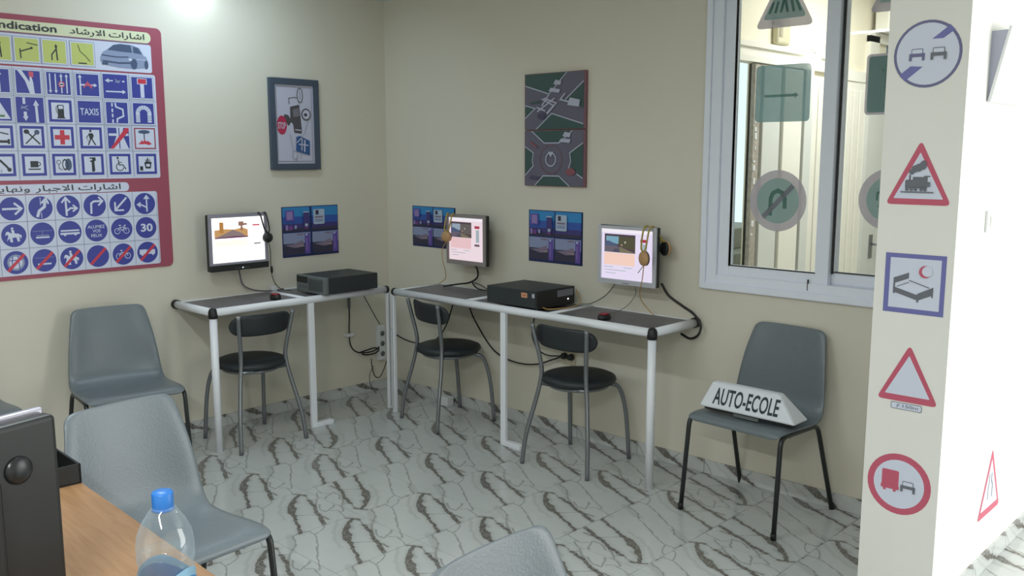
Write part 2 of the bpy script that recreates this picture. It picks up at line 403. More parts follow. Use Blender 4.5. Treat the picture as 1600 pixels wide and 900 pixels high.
for x, y, vis in cells:
    if vis and abs(y + 0.30) < 1e-6:     # cut row along the back wall
        pass
    if vis and nt_ < 290:
        nt_ += 1
        if nt_ == 1: first.location = (x, y, 0); continue
        o = first.copy(); COL.objects.link(o); o.parent = floor; o.location = (x, y, 0)
        ti, tj = round(x / T), round((y + .30) / T)
        if (ti >= 6 and (ti + tj) % 2 == 0) or (ti, tj) in ((3, -3), (1, -2)): o.location = (x + T, y + T, 0); o.rotation_euler.z = pi   # turned tiles
    else:
        rest.add([(x, y, -.0002), (x + g, y, -.0002), (x + g, y + g, -.0002), (x, y + g, -.0002)], [(0, 1, 2, 3)])
rest.recalc = False
ro = rest.build('outer_tiles', M_marble, floor); set_uv(ro.data, 0, -0.30); ro['kind'] = 'stuff'

struct('wall_left', MB().b2(-0.15, 0, -6.2, 0.0, 0, H + .02), M_wall)
wb = MB()   # back wall with the window opening (x 2.47-3.60, z 0.955-2.42)
WX0, WX1, WZ0, WZ1 = 2.46, 3.617, 0.95, 2.43
wb.b2(-0.15, WX0, 0, 0.15, 0, 3.0); wb.b2(WX0, WX1, 0, 0.15, 0, WZ0); wb.b2(WX0, WX1, 0, 0.15, WZ1, 3.0)
struct('wall_back', wb, M_wall)
struct('wall_partition', MB().b2(3.617, 3.872, -0.781, 5.0, 0, 3.0), M_wallw)
struct('wall_front', MB().b2(-0.15, 6.8, -6.2, -6.05, 0, 3.0), M_wall)
wr = MB(); wr.b2(6.5, 6.65, -6.2, -1.2, 0, 3.0); wr.b2(6.5, 6.65, 2.6, 7.0, 0, 3.0); wr.b2(6.5, 6.65, -1.2, 2.6, 2.35, 3.0)
struct('wall_right', wr, M_wallw)
struct('wall_end', MB().b2(1.4, 6.8, 6.6, 6.75, 0, 3.0), M_corr)
ce = MB(); ce.b2(-0.15, 6.8, -6.2, 0.15, H, H + 0.1); ce.b2(3.62, 6.8, 0.15, 7.0, H, H + .1)
struct('ceiling', ce, M_ceil)
struct('ceiling_corridor', MB().b2(1.4, 3.65, 0.15, 7.0, 3.0, 3.1), M_ceil)

# marble skirting, tile by tile
def skirting(name, p0, d, n, nrm):
    root = MB(); L_ = n * T
    a = Vector(p0); dv = Vector(d); nv = Vector(nrm)
    c = a + dv * L_ / 2 + nv * 0.002 + Vector((0, 0, .034)); sz = (L_ if abs(d[0]) else 0.004, L_ if abs(d[1]) else 0.004, 0.066)
    base = struct(name, root.box(c, sz), M_grout)
    m = MB(); m.add([tuple(dv * u + nv * w_ + Vector((0, 0, z_))) for u, w_, z_ in ((.0008, 0, .001), (g, 0, .001), (g, .011, .001), (.0008, .011, .001), (.0008, 0, .070), (g, 0, .070), (g, .009, .070), (.0008, .009, .070))],
                    [(0, 1, 2, 3), (7, 6, 5, 4), (0, 4, 5, 1), (1, 5, 6, 2), (2, 6, 7, 3), (3, 7, 4, 0)])
    f = m.build('skirting_tile', M_marble, base, loc=a); ax = 0 if abs(d[0]) else 1
    set_uv(f.data, 0, -0.18, (ax, 2))
    for k in range(1, n):
        o = f.copy(); o.location = a + dv * T * k; COL.objects.link(o); o.parent = base
    return base
skirting('baseboard_left', (0.0, -0.005, 0), (0, -1, 0), 9, (1, 0, 0))
skirting('baseboard_back', (0.015, 0.0, 0), (1, 0, 0), 8, (0, -1, 0))
skirting('baseboard_partition', (3.872, -0.77, 0), (0, 1, 0), 8, (1, 0, 0))

# ------------------------------------------------------------------ window
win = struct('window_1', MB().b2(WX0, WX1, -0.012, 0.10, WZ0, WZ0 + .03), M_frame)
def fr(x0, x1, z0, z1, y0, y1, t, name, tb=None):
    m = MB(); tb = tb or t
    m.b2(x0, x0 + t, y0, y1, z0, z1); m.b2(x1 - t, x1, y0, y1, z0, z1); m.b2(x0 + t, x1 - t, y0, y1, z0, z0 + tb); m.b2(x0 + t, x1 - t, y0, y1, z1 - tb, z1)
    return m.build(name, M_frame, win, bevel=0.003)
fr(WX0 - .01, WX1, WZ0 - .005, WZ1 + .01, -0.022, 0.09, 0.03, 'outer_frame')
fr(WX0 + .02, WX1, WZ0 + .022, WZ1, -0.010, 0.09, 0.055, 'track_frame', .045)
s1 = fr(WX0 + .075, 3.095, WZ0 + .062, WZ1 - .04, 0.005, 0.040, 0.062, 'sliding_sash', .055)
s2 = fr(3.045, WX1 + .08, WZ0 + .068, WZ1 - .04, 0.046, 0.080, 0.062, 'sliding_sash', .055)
MB().b2(WX0 + .13, 3.04, 0.020, 0.026, WZ0 + .11, WZ1 - .09).build('pane', M_glass, s1)
MB().b2(3.10, WX1 - .01, 0.060, 0.066, WZ0 + .115, WZ1 - .09).build('pane', M_glass, s2)
sl = MB()
for s_ in ((WX0 + .134, WX0 + .137), ): sl.b2(s_[0] , s_[1], 0.003, 0.02, WZ0 + .11, WZ1 - .09)
sl.b2(WX0 + .134, 3.036, 0.003, 0.02, WZ0 + .113, WZ0 + .117); sl.b2(3.099, 3.103, 0.030, 0.062, WZ0 + .115, WZ1 - .09); sl.b2(3.10, WX1, 0.040, 0.062, WZ0 + .12, WZ0 + .124)
sl.b2(3.008, 3.011, -0.012, 0.0, WZ0 + .035, WZ0 + .085)
sl.build('rubber_seal', M_dark, win)
# stickers on the outer side of the panes (seen from behind, glare put into their pale colours)
G_teal = mat('glare_teal_film', (134, 178, 176), 0.5, var=0.1, scale=20); G_tealL = mat('glare_pale_teal_film', (186, 220, 216), 0.5, var=0.06, scale=20)
G_grey = mat('glare_mauve_film', (182, 174, 190), 0.5, var=0.05, scale=20); G_tealD = mat('glare_dark_teal_film', (108, 164, 154), 0.5, var=0.08, scale=20)
G_sq = mat('glare_blue_teal_film', (128, 166, 174), 0.45, var=0.14, scale=9)
def film(m, tr=.30):
    nt = m.node_tree; b = nt.nodes['Principled BSDF']; o = [n for n in nt.nodes if n.type == 'OUTPUT_MATERIAL'][0]; L = nt.links
    src = b.inputs['Base Color'].links[0].from_socket
    tl = nt.nodes.new('ShaderNodeBsdfTranslucent'); df = nt.nodes.new('ShaderNodeBsdfDiffuse'); tp = nt.nodes.new('ShaderNodeBsdfTransparent')
    L.new(src, tl.inputs[0]); L.new(src, df.inputs[0]); m1 = nt.nodes.new('ShaderNodeMixShader'); m1.inputs[0].default_value = .5; m2 = nt.nodes.new('ShaderNodeMixShader'); m2.inputs[0].default_value = tr
    L.new(tl.outputs[0], m1.inputs[1]); L.new(df.outputs[0], m1.inputs[2]); L.new(m1.outputs[0], m2.inputs[1]); L.new(tp.outputs[0], m2.inputs[2]); L.new(m2.outputs[0], o.inputs[0])
for m_ in (G_teal, G_tealL, G_grey, G_tealD, G_sq): film(m_, .12)
def glass_sticker(label, cx, cz, y, fn):
    t = thing('glass_sign_sticker', label, 'sticker', (cx, y, cz))
    p = PR(); fn(p); p.build('sticker_face', t); return t
def tri(p, w_, h_, m, r=.02, cz=0):
    """rounded upright triangle, centroid-ish origin"""
    pts = []; C = [(-w_ / 2, -h_ / 2), (w_ / 2, -h_ / 2), (0, h_ / 2)]
    for i, c in enumerate(C):
        a = Vector(C[i - 1]); b = Vector(C[(i + 1) % 3]); c = Vector(c); u = (a - c).normalized(); v = (b - c).normalized()
        s_ = c + u * r * 1.7; e = c + v * r * 1.7
        for k in range(6): q = k / 5; pp = s_ * (1 - q) ** 2 + c * 2 * q * (1 - q) + e * q * q; pts.append((pp.x, pp.y + cz))
    return p.poly(pts, m)
def g_cross(p):
    tri(p, .29, .27, G_grey); tri(p, .215, .185, G_tealL, .012, -.004)
    for x in (-.075, -.045, .045, .078): p.line([(x, -.07), (x * .72, -.02)], .013, G_tealD)
    p.line([(0, -.005), (-.018, -.07)], .012, G_tealD).line([(0, -.005), (.016, -.07)], .012, G_tealD).line([(-.025, .0), (0, .028), (.028, .0)], .013, G_tealD).circ(0, .055, .013, G_tealD)
def g_cross2(p): g_cross(p)
def g_plane(p):
    p.rect(-.135, -.128, .135, .128, G_sq, .018); p.line([(-.09, -.01), (.08, -.01)], .012, G_teal, .02)
def g_uturn(p):
    p.circ(0, 0, .142, G_grey).circ(0, 0, .105, G_tealL)
    p.line([(-.035, -.07), (-.035, .01), (-.025, .035), (0, .048), (.026, .035), (.036, .01), (.036, -.035)], .020, G_tealD).line([(-.072, -.08), (.075, .072)], .024, G_grey)
def g_arrow(p):
    p.rect(-.125, -.128, .125, .128, G_grey, .018).rect(-.115, -.118, .115, .118, G_teal, .012); p.line([(-.05, -.09), (-.05, .085)], .012, G_tealL, .03, .018)
    p.line([(-.04, .0), (.06, .02)], .012, G_grey)
def g_m(p):
    p.circ(0, 0, .133, G_grey).circ(0, 0, .098, G_tealL); p.text('m', -.055, -.015, -.005, .035, G_tealD, .02, flip=True); p.line([(.02, -.03), (-.05, -.03)], .012, G_teal, .025, .018)
    p.line([(-.01, .01), (.06, .01)], .02, G_teal)
glass_sticker('pale green pedestrian crossing triangle on the left window pane', 2.822, 2.300, .0285, g_cross)
glass_sticker('pale blue-green square with an aeroplane on the left window pane', 2.828, 1.872, .0285, g_plane)
glass_sticker('pale round no U-turn sign on the left window pane', 2.826, 1.383, .0285, g_uturn)
glass_sticker('pale crossing triangle cut by the top of the frame on the right window pane', 3.335, 2.328, .0685, g_cross2)
glass_sticker('pale green square with an upright arrow on the right window pane', 3.318, 1.893, .0685, g_arrow)
glass_sticker('pale round sign with a mirrored m on the right window pane', 3.322, 1.404, .0685, g_m)

# ------------------------------------------------------------------ corridor behind the window
wc = MB(); wc.b2(1.67, 1.7, 0.15, 1.36, 0, 3.0); wc.b2(1.67, 1.7, 1.36, 1.77, 2.20, 3.0); wc.b2(1.67, 1.7, 1.77, 6.6, 0, 3.0)
struct('wall_corridor', wc, M_corr)
tr = MB()
for k, (z0, z1, d) in enumerate(((2.205, 2.245, .045), (2.245, 2.30, .03), (2.30, 2.335, .05))): tr.b2(1.7, 1.7 + d, 1.40, 2.95, z0, z1)
struct('trim_1', tr, M_crm)
tr = MB(); tr.b2(1.7, 1.73, 2.95, 3.80, 2.17, 2.25); tr.b2(1.7, 1.735, 3.62, 3.80, 2.17, 2.55); tr.b2(1.7, 1.735, 3.62, 4.6, 2.50, 2.58); struct('trim_2', tr, M_crm)
d1 = struct('door_1', MB().b2(1.7, 1.715, 1.86, 2.56, 0, 2.2), M_gdoor)
MB().b2(1.715, 1.745, 1.87, 2.115, 0.01, 2.19).build('door_leaf', M_gdoor, d1, bevel=.004)
MB().b2(1.715, 1.765, 2.13, 2.405, 0.01, 2.19).build('door_leaf', M_crm, d1, bevel=.004)
MB().b2(1.715, 1.718, 2.405, 2.44, 0.01, 2.19).build('door_gap', mat('grey_gap', (120, 116, 110), .8, var=0), d1)
MB().b2(1.715, 1.77, 2.44, 2.56, 0.0, 2.2).build('door_casing', M_gdoor, d1, bevel=.004)
d2 = struct('door_2', MB().b2(1.7, 1.72, 2.60, 3.62, 0, 2.17), M_crm)
for y0 in (2.62, 2.74, 2.83, 3.0, 3.12, 3.24, 3.36, 3.48): MB().b2(1.72, 1.732, y0, y0 + .085, 0.30, 2.10).build('door_panel', M_crm, d2, bevel=.005)
MB().b2(1.7, 1.75, 3.62, 4.02, 0, 2.17).build('door_casing', M_gdoor, d2)
hn = MB(); hn.b2(1.75, 1.756, 3.76, 3.83, .72, .92); hn.tube([(1.756, 3.80, .84), (1.80, 3.80, .84), (1.80, 3.90, .84)], .01); hn.build('door_handle', M_silver, d2)
MB().b2(1.7, 1.73, 4.03, 4.40, 1.35, 2.50).build('dark_side_light', mat('slate_pane', (110, 122, 138), .4), d2)
ic = thing('wall_chime_box', 'small cream box on the corridor wall below the crossing triangle', 'wall box', (1.70, 2.12, 2.345))
MB().b2(0, .05, -.095, .095, 0, .20).build('casing', mat('aged_cream_plastic', (206, 200, 170), .5), ic, bevel=.02, seg=3)
MB().b2(.05, .054, -.075, -.035, .05, .19).build('grille', mat('grille_grey', (168, 160, 140), .5), ic)
ub = thing('wall_cabinet_box', 'cream box high on the corridor wall seen at the top of the right pane', 'wall box', (1.74, 3.86, 2.58))
MB().b2(0, .12, -.20, .40, 0, .22).build('casing', M_crm, ub, bevel=.015)
bl = thing('light_bulb', 'glowing white bulb seen through the left pane beside the square sticker', 'lamp', (1.77, 2.585, 2.22))
MBULB = mat('bulb_glow', (255, 255, 255), emit=(255, 252, 240), estr=9)
MB().lathe([(0, -.012), (.022, -.006), (.036, .014), (.038, .038), (.030, .062), (.018, .078)], n=20).build('bulb_glass', MBULB, bl)
MB().lathe([(.018, .078), (.018, .088), (.028, .092), (.028, .10), (0, .10)], n=20).build('socket', M_white, bl)
MB().tube([(0, 0, .098), (-.035, 0, .13), (-.05, 0, .13)], .006).build('bracket', M_white, bl)
pl = bpy.data.lights.new('bulb_light', 'POINT'); pl.energy = 0.5; pl.color = (1, .95, .85); pl.shadow_soft_size = .04
po = bpy.data.objects.new('bulb_light', pl); COL.objects.link(po); po.location = (1.86, 2.585, 2.26)
# outside steps seen through the open doorway
st = thing('stone_steps', 'grey stone steps outside the corridor doorway at the left edge of the window', 'steps', (1.20, 2.0, 0))
MB().b2(-.5, .20, -.6, 1.1, 0, .86).build('step', M_stone, st, bevel=.01); MB().b2(-.9, .02, -.6, 1.1, .86, 1.02).build('step', M_stone, st, bevel=.01)
MB().prism([(-.02, 1.02), (.14, 1.02), (.14, 1.3), (.04, 2.2)], .13, .2).build('rubble_edge', M_stone, st)
du = thing('door_jamb_strip', 'rusty pitted edge strip of the open corridor doorway', 'door jamb', (1.70, 1.80, 0))
j = MB(); j.b2(-.02, .03, -.03, .05, 0, 2.2); j.build('jamb', mat('rusty_paint', (168, 160, 150), .8, var=.5, scale=30), du)
jj = MB()
for k in range(16): z_ = 1.05 + k * .07 + random.uniform(-.02, .02); jj.b2(.03, .034, -.025 + random.uniform(0, .02), -.003 + random.uniform(0, .02), z_, z_ + random.uniform(.01, .05))
jj.build('paint_flakes', M_white, du)

# ================================================================== DESKS
def desk(name, label, loc, rotz, Lx, D, bays, ztop=0.785, mid=()):
    """local x along the wall (0..Lx), local y from wall (0) to the front (-D)"""
    t = thing(name, label, 'desk', loc, rotz); r = .020; zc = ztop - r
    return t
def make_desk(label, P, u, n, Lx, D, cuts, legs, mids, corner_end, foot_dir):
    """P: wall-side start; u: unit vector along wall; n: unit vector into the room"""
    P = Vector(P); u = Vector(u); n = Vector(n); r = .021; zc = .764
    t = thing('wall_desk', label, 'desk', P)
    W = lambda a, b, z: u * a + n * b + Vector((0, 0, z))
    MB().tube([W(.01, D, zc), W(Lx - .01, D, zc)], r, 16).build('front_rail', M_alu, t)
    MB().tube([W(0, .012, zc), W(Lx, .012, zc)], .013, 10).build('back_rail', M_alu, t)
    e = Lx if corner_end else 0.0
    MB().tube([W(e, .02, zc), W(e, D - .01, zc)], r, 16).build('end_rail', M_alu, t)
    MB().tube([W(Lx - e, .02, zc), W(Lx - e, D - .01, zc)], .013, 12).build('end_rail', M_alu, t)
    for c in cuts: MB().tube([W(c, .015, zc + .002), W(c, D - .01, zc + .002)], .017, 12).build('cross_rail', M_alu, t)
    xs = sorted([0.0] + list(cuts) + [Lx])
    for a, b in zip(xs[:-1], xs[1:]):
        m = MB(); c = W((a + b) / 2, D / 2, .767); s_ = abs(b - a) - .028
        m.box(c, (s_ if abs(u.x) > .5 else D - .028, D - .028 if abs(u.x) > .5 else s_, .012)); m.build('top_panel', M_deskt, t)
    # corner ball cap, end caps
    MB().lathe([(0, -.030), (.0245, -.030), (.0250, -.012), (.0245, .006), (.018, .020), (.008, .026), (0, .027)], W(e, D, zc), 18).build('corner_cap', M_blackp, t)
    MB().tube([W(e, .0, zc), W(e, .026, zc)], .026, 16).build('end_cap', M_blackp, t)
    q = Lx - e; sgn = 1 if e == 0 else -1
    MB().tube([W(q - sgn * .012, D, zc), W(q + sgn * .006, D, zc)], .0235, 16).build('end_cap', M_blackp, t)
    MB().tube([W(e, D, 0.0), W(e, D, zc - .02)], .0205, 16).build('leg', M_alu, t)
    def flat_leg(a, wdt, foot):
        m = MB(); m.box(W(a, D, zc / 2 - .008), ((wdt if abs(u.x) > .5 else .022), (.022 if abs(u.x) > .5 else wdt), zc - .018)); l = m.build('leg', M_alu, t, bevel=.003)
        gr = MB(); gr.box(W(a, D + .0112, zc / 2), ((.0025 if abs(u.x) > .5 else .001), (.001 if abs(u.x) > .5 else .0025), zc - .04)); 
        if foot == 0: gr.build('groove', M_dark, l)
        if foot: 
            MB().box(W(a + foot * .065, D - .005, .013), ((.13 if abs(u.x) > .5 else .04), (.04 if abs(u.x) > .5 else .13), .026)).build('foot_plate', M_alu, t, bevel=.003)
    flat_leg(q - sgn * (-.012), .026, 0)
    for a in mids: flat_leg(a, .038, foot_dir)
    return t
make_desk('white tube desk with dark panels on the left wall, one PC on it', (0.0, -0.36, 0), (0, -1, 0), (1, 0, 0), 1.17, .42, (.585,), None, (.56,), True, -1)
make_desk('long white tube desk on the back wall carrying the wide orange-labelled computer', (0.53, 0.0, 0), (1, 0, 0), (0, -1, 0), 1.90, .385, (.62, 1.24), None, (.93,), True, 1)

# ================================================================== CHAIRS
def make_cafe(label):
    t = thing('cafe_chair', label, 'chair')
    MB().lathe([(0, .425), (.15, .425), (.185, .432), (.196, .446), (.190, .462), (.165, .472), (.10, .477), (0, .478)], n=36).build('seat', M_vinyl, t)
    for s_ in (-1, 1):
        MB().tube(smooth_path([(s_ * .205, .215, 0), (s_ * .192, .195, .16), (s_ * .160, .155, .34), (s_ * .140, .137, .46), (s_ * .140, .140, .53), (s_ * .156, .162, .65), (s_ * .168, .180, .742)]), .0115, 12).build('rear_leg', M_silver, t)
        MB().tube(smooth_path([(s_ * .06, -.06, .418), (s_ * .130, -.105, .416), (s_ * .162, -.145, .385), (s_ * .180, -.178, .25), (s_ * .190, -.20, 0)]), .0115, 12).build('front_leg', M_silver, t)
    r_ = MB(); r_.tube([(.150 * cos(a), .150 * sin(a), .416) for a in [2 * pi * k / 28 for k in range(29)]], .010, 8, caps=False); r_.tube([(-.143, .14, .425), (0, .118, .418), (.143, .14, .425)], .010, 8)
    r_.build('seat_ring', M_silver, t)
    m = MB(); vs = []; fs = []; N = 24; K = 8
    for i in range(N + 1):
        a = sin(pi / 2 * (-1 + 2 * i / N)); hh = .061 * max(0, 1 - abs(a) ** 6) ** .5
        hh = max(hh, .002)
        for k in range(K * 2):
            th = 2 * pi * k / (K * 2); z_ = hh * (abs(sin(th)) ** .6) * (1 if sin(th) >= 0 else -1); yy = .015 * (abs(cos(th)) ** .6) * (1 if cos(th) >= 0 else -1) * (1 - .6 * abs(a) ** 6)
            vs.append((a * .188,   .170 - .055 * a * a + yy + z_ * .15, .680 + z_ + .003 * a))
    n2 = K * 2
    fs = [(i * n2 + k, i * n2 + (k + 1) % n2, (i + 1) * n2 + (k + 1) % n2, (i + 1) * n2 + k) for i in range(N) for k in range(n2)] + [tuple(range(n2)), tuple(range(N * n2, N * n2 + n2))]
    m.add(vs, fs, 0, True); m.build('backrest', M_vinyl, t)
    return t
c1 = make_cafe('black round-seat chair with silver legs at the left wall desk'); c1.location = (.345, -1.275, 0); c1.rotation_euler.z = radians(-90); c1['group'] = 'round-seat chairs at the wall desks'
for lab, lc, rz in (('black round-seat chair with silver legs at the corner end of the long desk', (.880, -.262, 0), 170),
                    ('black round-seat chair with silver legs beneath the right-hand monitor', (1.925, -.308, 0), 184.5)):
    c = copy_tree(c1); c.location = lc; c.rotation_euler.z = radians(rz); c['label'] = lab

def make_shell(label):
    t = thing('shell_chair', label, 'chair')
    # profile: (y, z, half width, centre sag, side curl along y)
    pr = [(-.222, .416, .208, 0, 0), (-.225, .434, .226, .0, 0), (-.208, .450, .235, .001, 0), (-.17, .456, .239, .006, 0), (-.10, .454, .240, .012, 0), (-.02, .448, .239, .014, .0), (.06, .444, .238, .012, .004),
          (.12, .449, .235, .008, .014), (.158, .468, .231, .004, .026), (.180, .505, .227, .0, .034), (.192, .56, .221, 0, .038), (.204, .63, .212, 0, .038), (.218, .70, .202, 0, .034), (.232, .76, .189, 0, .028), (.238, .785, .186, 0, .024), (.242, .803, .178, 0, .021), (.245, .814, .165, 0, .018), (.246, .819, .140, 0, .014)]
    N = 16; vs = []
    for y, z, hw, sag, curl in pr:
        for i in range(N + 1):
            a = -1 + 2 * i / N; e = abs(a)
            rim = max(0, e - .86) / .14
            zz = z - sag * (1 - a * a) * .9 - (.012 * rim ** 1.5 if sag > 0 else 0); yy = y - curl * e ** 2.2 + (.012 * rim if curl > .006 else 0)
            vs.append((a * hw, yy, zz))
    fs = [(r_ * (N + 1) + i, r_ * (N + 1) + i + 1, (r_ + 1) * (N + 1) + i + 1, (r_ + 1) * (N + 1) + i) for r_ in range(len(pr) - 1) for i in range(N)]
    m = MB(); m.recalc = False; m.add(vs, fs, 0, True); o = m.build('seat_shell', M_shell, t)
    sd = o.modifiers.new('thick', 'SOLIDIFY'); sd.thickness = .007; sd.offset = -1; ss = o.modifiers.new('sub', 'SUBSURF'); ss.levels = 1; ss.render_levels = 1
    for s_ in (-1, 1):
        pth = fillet([(s_ * .236, -.245, 0), (s_ * .228, -.205, .43), (s_ * .222, .115, .418), (s_ * .240, .250, 0)], .045, 6)
        MB().tube(pth, .0105, 12).build('side_frame', M_legb, t)
        for y_, x_ in ((-.245, .236), (.250, .240)): MB().lathe([(0, 0), (.0125, 0), (.0125, .025), (.0108, .028)], (s_ * x_, y_, 0), 12).build('foot_cap', M_blackp, t)
    cb = MB(); cb.tube([(-.224, -.12, .419), (.224, -.12, .419)], .009, 8); cb.tube([(-.224, .05, .417), (.224, .05, .417)], .009, 8); cb.build('cross_bars', M_legb, t)
    return t
sh = make_shell('grey plastic shell chair under the window with the white roof sign on its seat')
sh.location = (2.930, -.262, 0); sh.rotation_euler.z = radians(-3); sh['group'] = 'grey plastic shell chairs'
for lab, lc, rz in (('grey plastic shell chair against the left wall beside the left desk', (.365, -1.995, 0), 81),
                    ('grey plastic shell chair in front of the wooden table, behind the bottle', (2.250, -2.700, 0), 94),
                    ('grey plastic shell chair with only its back corner at the bottom edge', (3.86, -2.665, 0), 91),
                    ('grey plastic shell chair by the left wall, mostly hidden by the big black monitor', (.25, -2.735, 0), 90)):
    c = copy_tree(sh); c.location = lc; c.rotation_euler.z = radians(rz); c['label'] = lab

# driving school roof sign
rs = thing('roof_sign', 'white wedge-shaped roof sign lettered AUTO-ECOLE lying on the chair seat', 'sign', (2.945, -.335, .455), radians(-1))
rs_w, rs_t, rs_h = .235, .165, .112
b0 = [(-rs_w, -.085, .018), (rs_w, -.085, .018), (rs_w, .05, .018), (-rs_w, .05, .018)]; b1 = [(-rs_t - .03, -.038, .018 + rs_h), (rs_t - .03, -.038, .018 + rs_h), (rs_t - .03, .005, .018 + rs_h), (-rs_t - .03, .005, .018 + rs_h)]
MB().add(b0 + b1, [(3, 2, 1, 0), (4, 5, 6, 7), (0, 1, 5, 4), (1, 2, 6, 5), (2, 3, 7, 6), (3, 0, 4, 7)]).build('casing', mat('translucent_white_plastic', (226, 230, 236), .35, var=.02), rs, bevel=.012, seg=3)
mg = MB(); mg.b2(-.21, .21, -.07, .04, .008, .017); mg.b2(-.06, .06, -.075, -.05, .0, .014, 1); mg.build('magnetic_base', [M_blackp, M_pcg], rs)
tx = PR(); vs, fs = text_mesh('AUTO-ECOLE', .018); ax = min(v[0] for v in vs); bx = max(v[0] for v in vs); bz = max(v[1] for v in vs)
vv = []
for x_, z_ in vs:
    q = (x_ - ax) / (bx - ax); h_ = .024 + (z_ / bz) * .068
    vv.append((-.168 + q * .318, -.085 + .047 * h_ / rs_h - .0014, .018 + h_))
tm = MB(); tm.recalc = False; tm.add(vv, fs); tm.build('lettering', I_black, rs)

# ================================================================== COMPUTERS
def screen_photo(p, x0, z0, x1, z1, kind, E):
    W_, H_ = x1 - x0, z1 - z0; X = lambda a: x0 + a * W_; Z = lambda b: z0 + b * H_
    if kind == 0:   # warm street with tower and signs
        p.poly([(X(0), Z(0)), (X(1), Z(0)), (X(1), Z(.45)), (X(.85), Z(.6)), (X(.6), Z(.5)), (X(.3), Z(.55)), (X(0), Z(.5))], E['tan']); p.rect(X(.15), Z(.3), X(.27), Z(1), E['ochre'])
        p.poly([(X(.3), Z(.25)), (X(.55), Z(.48)), (X(.8), Z(.25)), (X(.95), Z(0)), (X(.02), Z(0))], E['asph']); p.rect(X(.72), Z(.72), X(.88), Z(1), E['brown']).rect(X(.80), Z(.75), X(.98), Z(.88), E['brown']).rect(X(.78), Z(.4), X(.84), Z(.75), E['brown'])
        p.poly([(X(0), Z(0)), (X(.6), Z(.06)), (X(1), Z(.02)), (X(1), Z(-.06)), (X(0), Z(-.06))], E['mag'])
    else:
        p.rect(X(0), Z(0), X(1), Z(1), E['dk']); p.poly([(X(.05), Z(.62)), (X(.45), Z(.45)), (X(.47), Z(.88)), (X(.05), Z(.88))], E['sky'])
        p.poly([(X(0), Z(.55)), (X(.15), Z(.62)), (X(.42), Z(.42)), (X(.40), Z(.3)), (X(0), Z(.35))], E['hous']); p.poly([(X(0), Z(0)), (X(0), Z(.36)), (X(.45), Z(.34)), (X(.55), Z(0))], E['road'])
        p.poly([(X(.5), Z(0)), (X(.5), Z(.35)), (X(.62), Z(.25)), (X(1), Z(.03)), (X(1), Z(0))], E['verge']); p.poly([(X(.47), Z(.88)), (X(.46), Z(.4)), (X(.7), Z(.25)), (X(1), Z(.2)), (X(1), Z(.88))], E['tree'])
        p.circ(X(.68), Z(.58), W_ * .03, E['wht']).circ(X(.57), Z(.42), W_ * .025, E['red2']); p.poly([(X(.28), Z(.02)), (X(.33), Z(.2)), (X(.45), Z(.22)), (X(.52), Z(.02))], E['dk2'])
def EM(n, c, s=1.0): return mat('screen_' + n, c, emit=c, estr=s)
